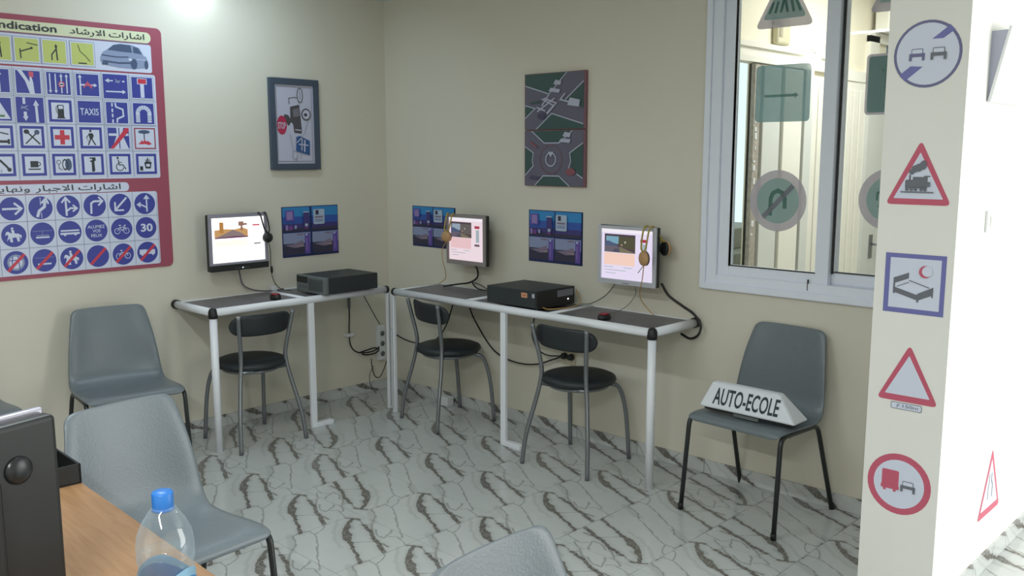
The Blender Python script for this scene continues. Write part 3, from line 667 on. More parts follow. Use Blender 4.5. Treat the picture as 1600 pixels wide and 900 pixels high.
def make_monitor(label, loc, rotz, w_, h_, bez, chin_m, kind, glow, chin=.030, tilt=0):
    t = thing('wall_monitor', label, 'monitor', loc, rotz)
    b = .019; body = MB(); body.b2(-w_ / 2, w_ / 2, .004, .035, 0, h_); body.b2(-w_ * .36, w_ * .36, .035, .060, .05, h_ - .05); body.build('casing', M_blackp, t, bevel=.006)
    fr_ = MB(); fr_.b2(-w_ / 2, -w_ / 2 + b, -.006, .006, chin, h_); fr_.b2(w_ / 2 - b, w_ / 2, -.006, .006, chin, h_); fr_.b2(-w_ / 2 + b, w_ / 2 - b, -.006, .006, h_ - b, h_)
    fr_.b2(-w_ / 2, w_ / 2, -.006, .006, chin - (.012 if chin > .03 else chin), chin + .002) ; fr_.build('bezel', bez, t, bevel=.002)
    if chin > .03:
        MB().prism([(-w_ / 2, 0), (w_ / 2, 0), (w_ / 2, chin - .010), (-w_ / 2, chin - .010)], -.008, .006).build('control_bar', chin_m, t, bevel=.003)
        bt = MB()
        for k in range(5): bt.b2(-.03 + k * .018, -.022 + k * .018, -.0095, -.008, .010, .014)
        bt.build('buttons', M_pcg, t); MB().lathe([(0, 0), (.0035, 0), (.0035, .002), (0, .002)], (0.014, -.008, .013), 10, M=Matrix.Rotation(radians(90), 3, 'X')).build('power_light', EM('led', (230, 235, 240), 1.5), t)
    else:
        MB().b2(-.02, .02, -.0075, -.006, .007, .012).build('emblem_plate', M_dbez, t)
    if chin > .03: sx0, sx1, sz0, sz1 = -w_ / 2 + b, w_ / 2 - b, chin + .002, h_ - b
    else: sx0, sx1, sz0, sz1 = -w_ / 2 + b, w_ / 2 - b, chin, h_ - b
    g = glow; E = {}
    cols = dict(bg=(255, 255, 255), pale=(250, 232, 208), tan=(206, 158, 100), ochre=(186, 130, 60), asph=(142, 122, 122), brown=(150, 112, 96), mag=(110, 60, 90), rd=(214, 40, 70), gy=(120, 120, 118)) if kind == 0 else \
        dict(bg=(236, 226, 250) if kind == 2 else (246, 226, 234), pale=(250, 212, 196) if kind == 2 else (240, 200, 204), dk=(92, 74, 86), dk2=(90, 92, 108), sky=(150, 206, 232) if kind == 2 else (186, 206, 226), hous=(92, 110, 150), road=(126, 116, 134),
             verge=(150, 140, 112), tree=(96, 92, 66) if kind == 2 else (122, 112, 110), wht=(220, 220, 190), red2=(220, 190, 160), rd=(214, 60, 90), gy=(130, 110, 120), lt=(206, 222, 232), wht2=(250, 244, 252))
    for k_, c_ in cols.items(): E[k_] = EM('%d_%s' % (kind, k_), c_, g if k_ in ('bg', 'pale', 'wht2') else g * .62)
    p = PR(y=.002, dy=.0003); p.rect(sx0, sz0, sx1, sz1, E['bg']); W_, H_ = sx1 - sx0, sz1 - sz0; X = lambda a: sx0 + a * W_; Z = lambda c_: sz0 + c_ * H_
    sc_ = p.build('screen', t)
    p = PR(y=.0012, dy=.0003)
    if kind == 0:
        screen_photo(p, X(.055), Z(.56), X(.68), Z(.90), 0, E); p.rect(X(.77), Z(.79), X(.91), Z(.82), E['rd'], .002).rect(X(.79), Z(.37), X(.92), Z(.40), E['gy'], .002)
        p.rect(X(.06), Z(.36), X(.66), Z(.50), E['pale'])
    else:
        p.rect(X(0), Z(.93), X(1), Z(1), E['wht2']); screen_photo(p, X(.06), Z(.54), X(.66), Z(.90), 1, E); p.rect(X(.06), Z(.29), X(.66), Z(.53), E['pale'])
        p.rect(X(.76), Z(.77), X(.90), Z(.83), E['rd']).rect(X(.80), Z(.45), X(.89), Z(.74), E['lt'])
        if kind == 1: p.rect(X(.76), Z(.36), X(.90), Z(.41), E['gy'])
        for z_, a, c_ in ((.24, .06, .24), (.24, .45, .62), (.18, .08, .5), (.12, .1, .3)): p.rect(X(a), Z(z_), X(c_), Z(z_ + .012), E['lt'])
    p.build('screen_image', sc_)
    br = MB(); br.b2(-.04, .04, .060, -t_wall(t, loc, rotz), h_ / 2 - .05, h_ / 2 + .05); br.build('wall_bracket', M_blackp, t, bevel=.004)
    return t
def t_wall(t, loc, rotz):
    d = abs(loc[0]) if abs(sin(rotz)) > .9 else abs(loc[1])
    return -(d - .001)
make_monitor('dark-framed monitor on the left wall with a bright white screen', (.125, -1.19, .938), radians(90), .372, .322, M_dbez, M_blackp, 0, 1.25, chin=.046)
make_monitor('grey-brown framed monitor on the back wall near the corner', (.888, -.120, .935), radians(0), .335, .302, M_taupe, M_blackp, 1, .78, chin=.024)
make_monitor('silver-framed monitor on the back wall between blue poster and window', (2.094, -.140, .933), radians(0), .362, .303, M_steel, M_blackp, 2, .80, chin=.024)

def make_pc1():
    t = thing('desktop_computer', 'flat black desktop computer with a grey front on the left desk', 'computer', (.325, -.655, .784))
    MB().b2(-.145, .145, -.170, .19, .006, .100).build('case', M_pc, t, bevel=.003)
    MB().b2(-.148, .148, -.195, -.170, .0, .102).build('front_panel', M_pcg, t, bevel=.005)
    MB().b2(-.140, -.030, -.198, -.195, .058, .094).build('drive_bay', M_blackp, t, bevel=.002)
    MB().b2(-.02, .12, -.197, -.195, .018, .086).build('front_grille', mat('grille_dark', (70, 76, 76), .6), t)
    pb = MB()
    for k in range(3): pb.b2(-.125 + k * .03, -.107 + k * .03, -.199, -.195, .030, .042)
    pb.build('front_ports', M_silver, t)
    MB().b2(-.12, .12, -.12, .15, -.0, .007).build('feet', M_blackp, t)
    return t
make_pc1()
def make_pc2():
    t = thing('desktop_computer', 'wide flat black desktop computer with an orange label on the long desk', 'computer', (1.505, -.22, .784))
    MB().b2(-.185, .175, -.155, .150, .006, .098).build('case', M_pc, t, bevel=.003)
    MB().b2(.175, .190, -.157, .152, .002, .099).build('front_panel', M_blackp, t, bevel=.004)
    MB().b2(.190, .1925, .005, .135, .052, .088).build('disc_drive', mat('drive_grey', (120, 122, 132), .5), t, bevel=.001)
    MB().b2(.190, .193, .09, .098, .030, .038).build('power_light', EM('led2', (235, 245, 240), 1.2), t)
    p = PR(y=-.1555); p.rect(.075, .058, .118, .084, mat('orange_label', (214, 160, 124), .5), .002).rect(.083, .066, .110, .076, mat('label_text_orange', (190, 110, 90), .5)); p.build('orange_sticker', t)
    p = PR(y=-.1555); p.rect(.152, .062, .170, .084, mat('white_label', (190, 190, 205), .5)); p.build('white_sticker', t)
    MB().b2(-.15, .15, -.13, .12, 0, .007).build('feet', M_blackp, t)
    return t
make_pc2()
def make_mouse(label, loc, rz):
    t = thing('computer_mouse', label, 'mouse', loc, rz, 'red and black mice')
    vs = []; n = 20
    m = MB(); m.lathe([(0, 0), (.028, 0), (.031, .008), (.029, .020), (.020, .030), (.008, .034), (0, .0345)], n=20, sx=.95, sy=1.6); m.build('body', M_blackp, t)
    MB().lathe([(.0, .034), (.008, .0352), (.018, .033), (.0245, .027)], (0, -.004, 0), n=18, sx=1.1, sy=1.3).build('red_top', M_red, t)
    MB().tube([(0, -.028, .031), (0, -.012, .0375)], .004, 8).build('scroll_wheel', M_pcg, t)
    return t
make_mouse('small red and black mouse on the left desk below the bright monitor', (.31, -1.08, .775), radians(80))
make_mouse('small red and black mouse on the right end of the long desk', (2.08, -.30, .775), radians(10))

# headphones hung over the monitor tops
def headphones(label, top, front, back, across, band_m, cup_m, cup_r=.032, mic=False, twin=.012, cable=None, cable_m=None):
    """top: crest point; front/back: ear cup centres; across: unit vector of the band width"""
    t = thing('headphones', label, 'headphones', top); T0 = Vector(top); A = Vector(across)
    P = lambda v: Vector(v) - T0
    f, b = P(front), P(back)
    for s_ in (-1, 1):
        w_ = A * twin * s_
        pth = smooth_path([f + Vector((0, 0, cup_r * .8)), f * .62 + Vector((0, 0, -.004)) + w_ + (f - b).normalized() * .012, f * .12 + w_ * 1.2 + (f - b).normalized() * .012, b * .12 + w_ * 1.2 + Vector((0, 0, .004)), b * .62 + w_, b + Vector((0, 0, cup_r * .8))])
        MB().tube(pth, .0046, 8).build('headband', band_m, t)
    ax = (f - b); ax.z = 0; ax.normalize()
    for c, s_ in ((f, 1), (b, -1)):
        M_ = (ax * s_).to_track_quat('Z', 'Y').to_matrix()
        cup = MB(); cup.lathe([(0, .014), (cup_r * .55, .013), (cup_r * .9, .006), (cup_r, -.004), (cup_r * .95, -.009)], c, 22, M=M_); cu = cup.build('ear_cup', cup_m, t)
        cs = MB(); cs.lathe([(cup_r * .96, -.008), (cup_r * .98, -.014), (cup_r * .7, -.019), (0, -.016)], c, 22, M=M_); cs.build('ear_cushion', M_blackp, cu)
    if mic:
        MB().tube(smooth_path([f + Vector((0, 0, -cup_r)), f + A * -.022 + Vector((0, -.012, -cup_r - .035))]), .0022, 6).build('microphone', M_cordg, t)
    if cable: MB().tube(smooth_path([P(c_) for c_ in cable]), .0024, 6).build('cable', cable_m or M_cord, t)
    return t
headphones('black headphones hung over the right corner of the bright left monitor', (.135, -1.045, 1.268), (.165, -1.022, 1.115), (.045, -1.03, 1.11), (0, 1, 0), M_blackp, M_blackp, .031, twin=.016,
           cable=[(.165, -1.02, 1.085), (.155, -1.005, 1.03), (.12, -.985, .95), (.08, -.955, .88), (.06, -.92, .82), (.10, -.90, .79), (.15, -.87, .785)])
ic2 = thing('cable_remote', 'small black in-line volume control on the headphone cable by the left monitor', 'remote', (.098, -.966, .915))
MB().lathe([(0, -.022), (.006, -.018), (.008, 0), (.006, .018), (0, .022)], n=12).build('remote_body', M_blackp, ic2)
headphones('yellow-banded headphones with tan cups on the left corner of the middle monitor', (.765, -.125, 1.248), (.768, -.172, 1.102), (.745, -.070, 1.10), (1, 0, 0), M_yel, M_tan, .034, twin=.020,
           cable=[(.768, -.17, 1.07), (.72, -.16, 1.02), (.712, -.15, .95), (.70, -.12, .89), (.66, -.08, .83), (.62, -.10, .79)], cable_m=M_cordo)
headphones('yellow-banded headphones with tan cups on the right side of the silver monitor', (2.235, -.150, 1.250), (2.232, -.190, 1.085), (2.282, -.065, 1.13), (1, 0, 0), M_yel, M_tan, .038, mic=True, twin=.014,
           cable=[(2.236, -.19, 1.05), (2.225, -.185, .98), (2.195, -.16, .92), (2.18, -.13, .87), (2.20, -.10, .82), (2.24, -.10, .79)], cable_m=M_cordo)

# ------------------------------------------------------------------ cables
def cable(label, pts, r, m, name='cable', cat='cable'):
    o = MB().tube(smooth_path(pts), r, 8).build(name, m); tag(o, label, cat); return o
cable('grey cable hanging from the bright left monitor to the desk', [(.08, -1.17, .94), (.05, -1.15, .90), (.035, -1.12, .83), (.05, -1.05, .795), (.06, -.96, .783), (.05, -.86, .783)], .005, mat('mauve_grey_cord', (120, 112, 118), .5))
cable('black cable bundle hanging from the middle monitor', [(.905, -.07, .94), (.915, -.05, .90), (.90, -.04, .85), (.84, -.05, .815), (.76, -.06, .800), (.69, -.08, .786), (.66, -.10, .781)], .0055, M_cord)
cable('black cable looping right from under the middle monitor to the white adapter', [(.86, -.045, .822), (.90, -.06, .80), (.96, -.08, .79), (1.02, -.06, .783)], .0045, M_cord)
cable('second thin black cable below the middle monitor', [(.88, -.05, .82), (.94, -.045, .808), (1.0, -.05, .79), (1.03, -.05, .783)], .003, M_cord)
cable('thin dark cable from the left of the silver monitor to the computer', [(1.98, -.08, .94), (1.94, -.045, .90), (1.88, -.045, .84), (1.80, -.06, .795), (1.73, -.06, .785)], .003, M_cordg)
cable('thin grey cable crossing the desk below the silver monitor', [(2.10, -.08, .93), (2.09, -.05, .88), (2.06, -.07, .82), (2.03, -.13, .787), (2.0, -.20, .779)], .002, M_cordg)
cable('thick black cable running down right of the silver monitor round the desk end', [(2.255, -.06, .95), (2.29, -.045, .89), (2.36, -.03, .845), (2.43, -.03, .81), (2.475, -.035, .76), (2.468, -.045, .71), (2.42, -.04, .685), (2.36, -.03, .70)], .0065, M_cord)
cable('yellow network cable at the front of the wide black computer', [(1.70, -.34, .795), (1.74, -.33, .79), (1.78, -.22, .79), (1.76, -.10, .80), (1.71, -.055, .83), (1.68, -.04, .86)], .003, M_cordo)
ad = thing('small_adapter', 'small white adapter by the wall left of the wide black computer', 'adapter', (1.10, -.045, .778)); MB().b2(-.045, .045, -.018, .018, 0, .035).build('adapter_body', M_white, ad, bevel=.004)
a2 = thing('small_adapter', 'small white adapter at the wall behind the red mouse on the left desk', 'adapter', (.045, -.93, .778)); MB().b2(-.018, .018, -.02, .02, 0, .03).build('adapter_body', M_white, a2, bevel=.004)
cable('black power cable with a plug hanging under the left desk', [(.03, -.36, .74), (.03, -.36, .66), (.03, -.36, .55), (.03, -.365, .44), (.03, -.355, .35), (.035, -.31, .30), (.04, -.23, .285), (.04, -.16, .29), (.03, -.115, .31), (.025, -.09, .345)], .0045, M_cord)
pg = thing('cable_connector', 'grey cable connector just below the left desk top', 'connector', (.03, -.36, .60)); MB().lathe([(0, 0), (.009, 0), (.011, .03), (.011, .12), (.007, .135), (0, .135)], n=12).build('connector_body', M_pcg, pg)
cl = thing('cable_clip', 'white clip holding the hanging cable on the left wall', 'clip', (.0, -.36, .41)); MB().b2(0, .038, -.03, .03, 0, .022).build('clip_body', M_white, cl, bevel=.003)
cable('coil of black cable tied below the left desk', [(.045, -.30, .295), (.055, -.24, .305), (.055, -.18, .31), (.05, -.14, .295), (.055, -.17, .275), (.055, -.24, .273), (.05, -.28, .283)], .005, M_cord)
cable('thin black cable from the left desk edge down to the power strip', [(.05, -.27, .755), (.04, -.25, .68), (.035, -.20, .60), (.03, -.15, .52), (.03, -.11, .46)], .003, M_cord)
cable('thin black cable dangling from the power strip to the floor', [(.045, -.07, .20), (.045, -.10, .14), (.05, -.14, .10), (.05, -.18, .12), (.05, -.20, .19), (.05, -.205, .24)], .003, M_cord)
cable('very thin black cable end touching the floor near the corner', [(.05, -.19, .19), (.04, -.215, .12), (.05, -.21, .05), (.08, -.19, .004)], .002, M_cord)
ps = thing('power_strip', 'white vertical power strip on the left wall near the corner', 'power strip', (.0, -.095, .21)); MB().b2(0, .035, -.03, .03, 0, .235).build('strip_body', M_white, ps, bevel=.005)
sk = MB()
for k in range(3): sk.lathe([(0, 0), (.018, 0), (.018, .002), (0, .002)], (.036, 0, .045 + k * .07), 14, M=Matrix.Rotation(radians(90), 3, 'Y'))
sk.build('sockets', M_pcg, ps)
cable('long black cable drooping along the back wall behind the two chairs', [(.05, -.03, .42), (.12, -.035, .385), (.26, -.035, .36), (.42, -.035, .37), (.54, -.035, .43), (.62, -.035, .53), (.66, -.035, .62), (.70, -.035, .70), (.80, -.04, .72), (.86, -.035, .60), (1.0, -.03, .44), (1.12, -.03, .385), (1.25, -.03, .37), (1.38, -.03, .385), (1.5, -.03, .43), (1.56, -.035, .455)], .0045, M_cord)
cable('black power cable looping from the long desk to the wall plug', [(1.40, -.05, .755), (1.38, -.05, .66), (1.36, -.045, .56), (1.40, -.04, .48), (1.48, -.04, .455), (1.57, -.04, .465)], .004, M_cord)
so = thing('wall_socket', 'cream socket with two black plugs on the back wall under the long desk', 'socket', (1.60, .0, .42)); MB().b2(-.045, .055, -.012, 0, 0, .085).build('socket_plate', mat('cream_socket', (205, 196, 170), .5), so, bevel=.003)
for x_ in (-.015, .035): MB().lathe([(0, 0), (.019, 0), (.019, .018), (.013, .034), (0, .036)], (x_, -.012, .045), 14, M=Matrix.Rotation(radians(90), 3, 'X')).build('plug', M_blackp, so)
cv = thing('cable_cover', 'pale vertical cable cover on the back wall below the socket', 'cable cover', (1.625, 0, .07)); MB().b2(-.008, .008, -.008, 0, 0, .35).build('cover_strip', mat('beige_cover', (196, 188, 164), .5), cv, bevel=.002)
fb = thing('floor_junction_box', 'small white box on the floor behind the corner leg of the long desk', 'box', (.62, -.05, 0)); MB().b2(-.05, .05, -.035, .02, 0, .06).build('box_body', M_white, fb, bevel=.004)

# ================================================================== PICTURES AND POSTERS
pf = thing('framed_picture', 'dark-framed white picture of road signs and a car on the left wall', 'picture', (.0, -.715, 1.775), radians(90))
fm = MB(); hw, hh, b = .174, .272, .037
for x0, x1, z0, z1 in ((-hw, -hw + b, -hh, hh), (hw - b, hw, -hh, hh), (-hw + b, hw - b, hh - b, hh), (-hw + b, hw - b, -hh, -hh + b)): fm.b2(x0, x1, -.024, 0, z0, z1)
fm.build('frame', mat('slate_frame', (70, 82, 98), .4), pf, bevel=.002)
PP = ink('paper', (196, 196, 214)); PD = ink('paper_grey', (120, 118, 124)); PDk = ink('paper_dark', (84, 80, 84)); PB = ink('paper_blue', (50, 88, 142)); PRd = ink('paper_red', (186, 50, 84)); PL = ink('paper_line', (150, 146, 154))
p = PR(y=-.012); p.rect(-.138, -.236, .138, .236, PP)
p.line([(-.124, -.222), (.124, -.222), (.124, .222), (-.124, .222)], .003, PD, closed=True)
p.poly([(-.03, .105), (.035, .12), (.05, -.04), (.045, -.055), (-.005, -.05), (-.012, .0), (-.03, .02)], PDk).line([(-.035, .12), (-.038, .155), (.0, .162), (.03, .158)], .006, PD).poly([(-.045, .055), (-.02, .02), (-.045, -.01), (-.08, .04), (-.07, .06)], PDk)
p.poly([(-.012, .09), (.03, .10), (.035, .05), (-.01, .045)], PD).line([(.0, -.03), (.045, -.035)], .006, PP)
p.circ(-.092, -.005, .034, PRd, .056); p.text('STOP', -.120, -.066, -.028, .012, PP, .02)
p.circ(.040, .175, .022, PD, .047).circ(.040, .175, .015, PP, .037).line([(.040, .15), (.040, .2)], .004, PD)
p.circ(.080, .062, .034, PDk, .036).circ(.080, .062, .026, PP, .028).circ(.076, .060, .013, PDk, .01)
p.poly([(.005, -.075), (.03, -.068), (.10, -.098), (.098, -.185), (.0, -.160)], PB).line([(.045, -.085), (.040, -.155)], .010, PP).line([(.064, -.092), (.060, -.165)], .010, PP).line([(.02, -.118), (.088, -.125)], .007, PP).line([(.005, -.11), (.04, -.08)], .006, PP)
p.line([(-.04, -.06), (-.02, -.15), (.0, -.215)], .003, PL).line([(.05, -.06), (.03, -.21)], .003, PL).line([(.09, .02), (.06, -.06)], .003, PL).circ(-.01, -.185, .016, PL, .024).circ(-.01, -.185, .013, PP, .021)
p.build('picture_print', pf)

RG = ink('map_green', (62, 88, 84)); RR = ink('map_road', (104, 102, 118)); RW = ink('map_white', (184, 188, 204)); RD = ink('map_dark', (76, 72, 96)); RO = ink('map_red', (140, 84, 92)); RK = ink('map_edge', (128, 92, 100))
cv2 = thing('canvas_picture', 'tall picture of two road junction diagrams on the back wall', 'picture', (1.496, 0, 1.419))
MB().b2(-.222, .222, -.020, 0, 0, .310).build('board', RK, cv2, bevel=.002); MB().b2(-.222, .222, -.020, 0, .313, .622).build('board', RK, cv2, bevel=.002)
p = PR(y=-.0205).at(-.215, .316, 1); W_, H_ = .425, .303; X = lambda a: a * W_; Z = lambda a: a * H_
def pg_(l): return [(X(a), Z(b_)) for a, b_ in l]
p.rect(0, 0, W_, H_, RR); p.poly(pg_([(0, 1), (.72, 1), (.42, .63), (0, .80)]), RG).poly(pg_([(1, .80), (.72, .52), (1, .36)]), RG).poly(pg_([(0, .20), (0, .44), (.18, .38)]), RG).poly(pg_([(.2, 0), (.47, .28), (1, .08), (1, 0)]), RG)
for l in ([(.72, 1), (.42, .63), (0, .80)], [(1, .83), (.70, .52)], [(0, .20), (.18, .38), (0, .44)], [(.2, 0), (.47, .28), (1, .08)]): p.line(pg_(l), .006, RW)
for l in ([(.3, .55), (.50, .42), (.38, .28)], [(.42, .62), (.30, .42)], [(.52, .55), (.22, .32)], [(.34, .56), (.55, .46), (.40, .28)], [(.21, .40), (.36, .33)], [(.70, .63), (.62, .52), (.78, .47)]): p.line(pg_(l), .008, RW)
p.poly(pg_([(.74, .42), (.78, .55), (.95, .50), (.93, .38)]), RW).poly(pg_([(.50, .80), (.54, .88), (.64, .84), (.62, .78)]), RW).poly(pg_([(.42, .68), (.46, .74), (.62, .70), (.60, .64)]), RW).circ(X(.3), Z(.24), .030, RD, .018).line(pg_([(.1, .48), (.28, .5)]), .01, RG)
p.at(-.215, .003); p.k = 0; p.rect(0, 0, W_, H_, RR)
p.poly(pg_([(.12, 1), (.34, .78), (.60, .78), (.82, 1)]), RG).poly(pg_([(0, .72), (.15, .60), (.13, .45), (.15, .36), (0, .18)]), RG).poly(pg_([(1, .78), (.78, .60), (.80, .45), (.80, .36), (.90, .25), (1, .15)]), RG).poly(pg_([(.18, 0), (.33, .18), (.60, .18), (.78, 0)]), RG)
for l in ([(.12, 1), (.34, .78), (.60, .78), (.82, 1)], [(0, .72), (.15, .60), (.13, .45), (.15, .36), (0, .18)], [(1, .78), (.78, .60), (.80, .45), (.76, .32)], [(.90, .22), (1, .15)], [(.18, 0), (.33, .18), (.60, .18), (.78, 0)]): p.line(pg_(l), .006, RW)
p.ring(X(.46), Z(.48), .078, .081, RO).ring(X(.46), Z(.48), .033, .040, RW).poly(pg_([(.41, .62), (.51, .62), (.46, .52)]), RW).poly(pg_([(.66, .9), (.70, .98), (.80, .95), (.78, .88)]), RW).poly(pg_([(.60, .80), (.64, .86), (.80, .84), (.78, .78)]), RW)
p.circ(X(.80), Z(.26), .033, RO, .02).poly(pg_([(.08, .12), (.12, .18), (.28, .16), (.26, .10)]), RD).line(pg_([(.1, .8), (.22, .7)]), .012, RO)
p.build('junction_prints', cv2)

PK = dict(bd=ink('poster_navy', (42, 56, 104)), sk=ink('poster_sky', (58, 140, 200)), sk2=ink('poster_blue', (58, 92, 172)), md=ink('poster_violet', (70, 64, 124)), pu=ink('poster_purple', (104, 84, 168)), lv=ink('poster_lavender', (150, 130, 184)), pl=ink('poster_pale', (146, 156, 190)),
          dk=ink('poster_dark', (62, 60, 80)), ln=ink('poster_land', (134, 122, 142)), wt=ink('poster_white', (176, 194, 214)), tn=ink('poster_tan', (178, 150, 140)), mg=ink('poster_magenta', (122, 74, 142)))
def poster(label, loc, rotz, w_, h_):
    t = thing('information_poster', label, 'poster', loc, rotz, 'blue four-panel posters')
    MB().b2(-w_ / 2, w_ / 2, -.002, 0, 0, h_).build('sheet', PK['bd'], t)
    p = PR(y=-.0022, dy=.0003).at(-w_ / 2, 0, 1)
    def q(x0, z0, x1, z1, m, r=0): p.rect(x0 * w_, z0 * h_, x1 * w_, z1 * h_, PK[m], r * w_)
    for ox in (0.015, .515):
        for k, (a, b_, m) in enumerate(((.80, .985, 'sk'), (.66, .80, 'sk2'), (.57, .66, 'md'), (.51, .57, 'dk'))): q(ox, a, ox + .47, b_, m)
        q(ox, .25, ox + .47, .48, 'pl'); q(ox, .03, ox + .47, .27, 'dk'); p.poly([((ox + .02) * w_, .24 * h_), ((ox + .18) * w_, .26 * h_), ((ox + .33) * w_, .33 * h_), ((ox + .36) * w_, .20 * h_), ((ox + .2) * w_, .18 * h_)], PK['ln'])
        p.poly([((ox + .20) * w_, .215 * h_), ((ox + .34) * w_, .20 * h_), ((ox + .34) * w_, .225 * h_)], PK['tn']); q(ox + .37, .03, ox + .46, .46, 'pu'); q(ox + .385, .41, ox + .42, .455, 'wt', .01); q(ox + .23, .43, ox + .35, .46, 'ln'); q(ox + .395, .12, ox + .41, .36, 'lv')
        q(ox, .03, ox + .47, .05, 'bd')
    q(.05, .72, .20, .93, 'pu', .01); q(.075, .745, .175, .905, 'lv', .01); q(.05, .54, .09, .64, 'lv'); q(.10, .54, .17, .62, 'mg'); q(.20, .56, .24, .63, 'pl')
    q(.36, .62, .46, .88, 'md'); q(.355, .875, .46, .895, 'wt'); q(.385, .60, .435, .655, 'wt', .01); q(.38, .55, .44, .59, 'mg')
    q(.535, .63, .735, .93, 'wt', .02); q(.575, .82, .63, .91, 'dk'); q(.56, .755, .71, .79, 'ln'); q(.56, .675, .71, .735, 'pl')
    p.build('poster_print', t); return t
poster('blue four-panel poster on the left wall above the grey-fronted computer', (0, -.617, .965), radians(90), .415, .312)
poster('blue four-panel poster partly hidden behind the middle monitor', (.465, 0, 1.002), 0, .410, .262)
poster('blue four-panel poster on the back wall above the wide black computer', (1.493, 0, .984), 0, .400, .297)

# stickers on the pillar (end face of the partition)
def sticker(label, cx, cz, fn, y=-.7815, rotz=0, x=None, name='traffic_sign_sticker'):
    t = thing(name, label, 'sticker', (cx, y, cz), rotz); p = PR(dy=.0003); fn(p); p.build('sticker_print', t); return t
def car(p, x, z, s_, m, bg):
    p.rect(x - .030 * s_, z + .0 * s_, x + .030 * s_, z + .026 * s_, m, .006 * s_).rect(x - .026 * s_, z + .002 * s_, x + .026 * s_, z + .022 * s_, bg, .004 * s_)
    p.rect(x - .040 * s_, z - .016 * s_, x + .040 * s_, z + .002 * s_, m, .004 * s_).rect(x - .040 * s_, z - .036 * s_, x - .026 * s_, z - .006 * s_, m, .004 * s_).rect(x + .026 * s_, z - .036 * s_, x + .040 * s_, z - .006 * s_, m, .004 * s_)
def k_end(p):
    p.circ(0, 0, .107, S_violet).circ(0, 0, .098, S_white)
    p.poly([(.012, .046), (.047, .046), (.082, .070), (.064, .089), (.060, .082)], S_blue).poly([(-.012, -.040), (-.050, -.036), (-.084, -.062), (-.066, -.083)], S_blue)
    car(p, -.032, .002, .62, S_violet, S_white); car(p, .036, .002, .62, S_grey, S_white)
def k_train(p):
    tri(p, .212, .212, S_red, .012); tri(p, .160, .152, S_white, .002, -.010)
    p.rect(-.044, -.052, .028, -.024, S_grey, .004).rect(-.020, -.030, .028, -.014, S_grey).line([(.016, -.012), (.036, -.012)], .004, S_grey).rect(-.032, -.025, -.026, -.008, S_grey).rect(-.012, -.025, -.004, -.018, S_grey)
    for x_, z_, r_ in ((-.024, .002, .009), (-.014, .012, .012), (-.002, .016, .013), (.010, .022, .013), (.013, .031, .009)): p.circ(x_, z_, r_, S_grey, n=14)
    for x_ in (-.036, -.022, -.008, .010, .022): p.circ(x_, -.055, .006, S_grey, n=12)
    p.line([(-.056, -.064), (.050, -.064)], .004, S_grey); p.rect(.028, -.046, .038, -.030, S_grey)
def k_bed(p):
    p.rect(-.099, -.101, .099, .101, S_blue).rect(-.082, -.084, .084, .086, S_white)
    p.poly([(-.066, .018), (-.018, .038), (-.018, .018), (-.066, -.002)], S_grey).poly([(-.064, -.014), (.014, -.036), (.014, -.054), (-.064, -.032)], S_grey).poly([(.014, -.030), (.062, -.006), (.062, -.032), (.014, -.054)], S_grey)
    p.rect(-.068, -.036, -.062, .018, S_grey).rect(.011, -.060, .017, -.032, S_grey).rect(.058, -.040, .063, -.006, S_grey).line([(-.016, .012), (.050, -.008)], .003, S_grey).line([(-.056, -.012), (-.016, .006)], .002, S_grey)
    p.circ(.034, .044, .020, S_red).circ(.041, .046, .017, S_white)
def k_150(p):
    tri(p, .205, .200, S_red, .012); tri(p, .150, .140, S_white, .002, -.008)
    p.rect(-.052, -.128, .052, -.104, S_grey, .006).rect(-.050, -.126, .050, -.106, S_white, .005); p.text('150m', -.012, .040, -.121, -.110, S_grey, .01); p.text(arabic('\u0645'), -.032, -.022, -.123, -.110, S_grey, .01)
def k_truck(p):
    p.circ(0, 0, .108, S_red).circ(0, 0, .086, S_white); p.rect(-.058, -.020, .0, .046, S_red, .006).rect(-.052, -.030, -.042, -.018, S_red, .002).rect(-.018, -.030, -.008, -.018, S_red, .002).rect(-.060, -.022, .002, -.008, S_red, .003)
    car(p, .032, .0, .62, S_grey, S_white)
def k_road(p):
    tri(p, .27, .262, S_red, .012); tri(p, .205, .190, S_white, .002, -.008)
    p.line([(-.025, -.07), (-.025, -.02), (-.015, .0), (-.015, .03)], .007, S_grey).line([(.025, -.07), (.025, -.02), (.010, .0), (.010, .03)], .007, S_grey)
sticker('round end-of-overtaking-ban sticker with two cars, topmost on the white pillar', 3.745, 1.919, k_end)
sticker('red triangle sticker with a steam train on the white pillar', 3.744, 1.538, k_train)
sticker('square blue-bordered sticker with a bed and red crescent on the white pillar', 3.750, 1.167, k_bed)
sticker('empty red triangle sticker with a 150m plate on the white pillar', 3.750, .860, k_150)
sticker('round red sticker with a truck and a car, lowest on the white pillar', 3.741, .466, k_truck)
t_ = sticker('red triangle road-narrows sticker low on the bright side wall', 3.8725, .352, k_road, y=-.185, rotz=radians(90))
wbx = thing('leaning_board', 'white board leaning out from the top of the bright side wall', 'board', (3.872, -.58, 1.771))
m = MB(); m.add([(0.004, 0, 0), (.055, 0, .24), (.063, 0, .24), (.014, 0, -.002), (0.004, .40, 0), (.055, .40, .24), (.063, .40, .24), (.014, .40, -.002)], [(0, 3, 2, 1), (4, 5, 6, 7), (0, 1, 5, 4), (1, 2, 6, 5), (2, 3, 7, 6), (3, 0, 4, 7)]); m.build('front_board', M_white, wbx)
m = MB(); m.add([(0, .01, 0), (.054, .01, .23), (0, .01, .228), (0, .02, 0), (.054, .02, .23), (0, .02, .228)], [(0, 1, 2), (5, 4, 3), (0, 3, 4, 1), (1, 4, 5, 2), (2, 5, 3, 0)]); m.build('gap_shade', mat('gap_shade_grey', (170, 172, 190), .6), wbx)  # grey wedge stands in for the shade in the gap behind the board
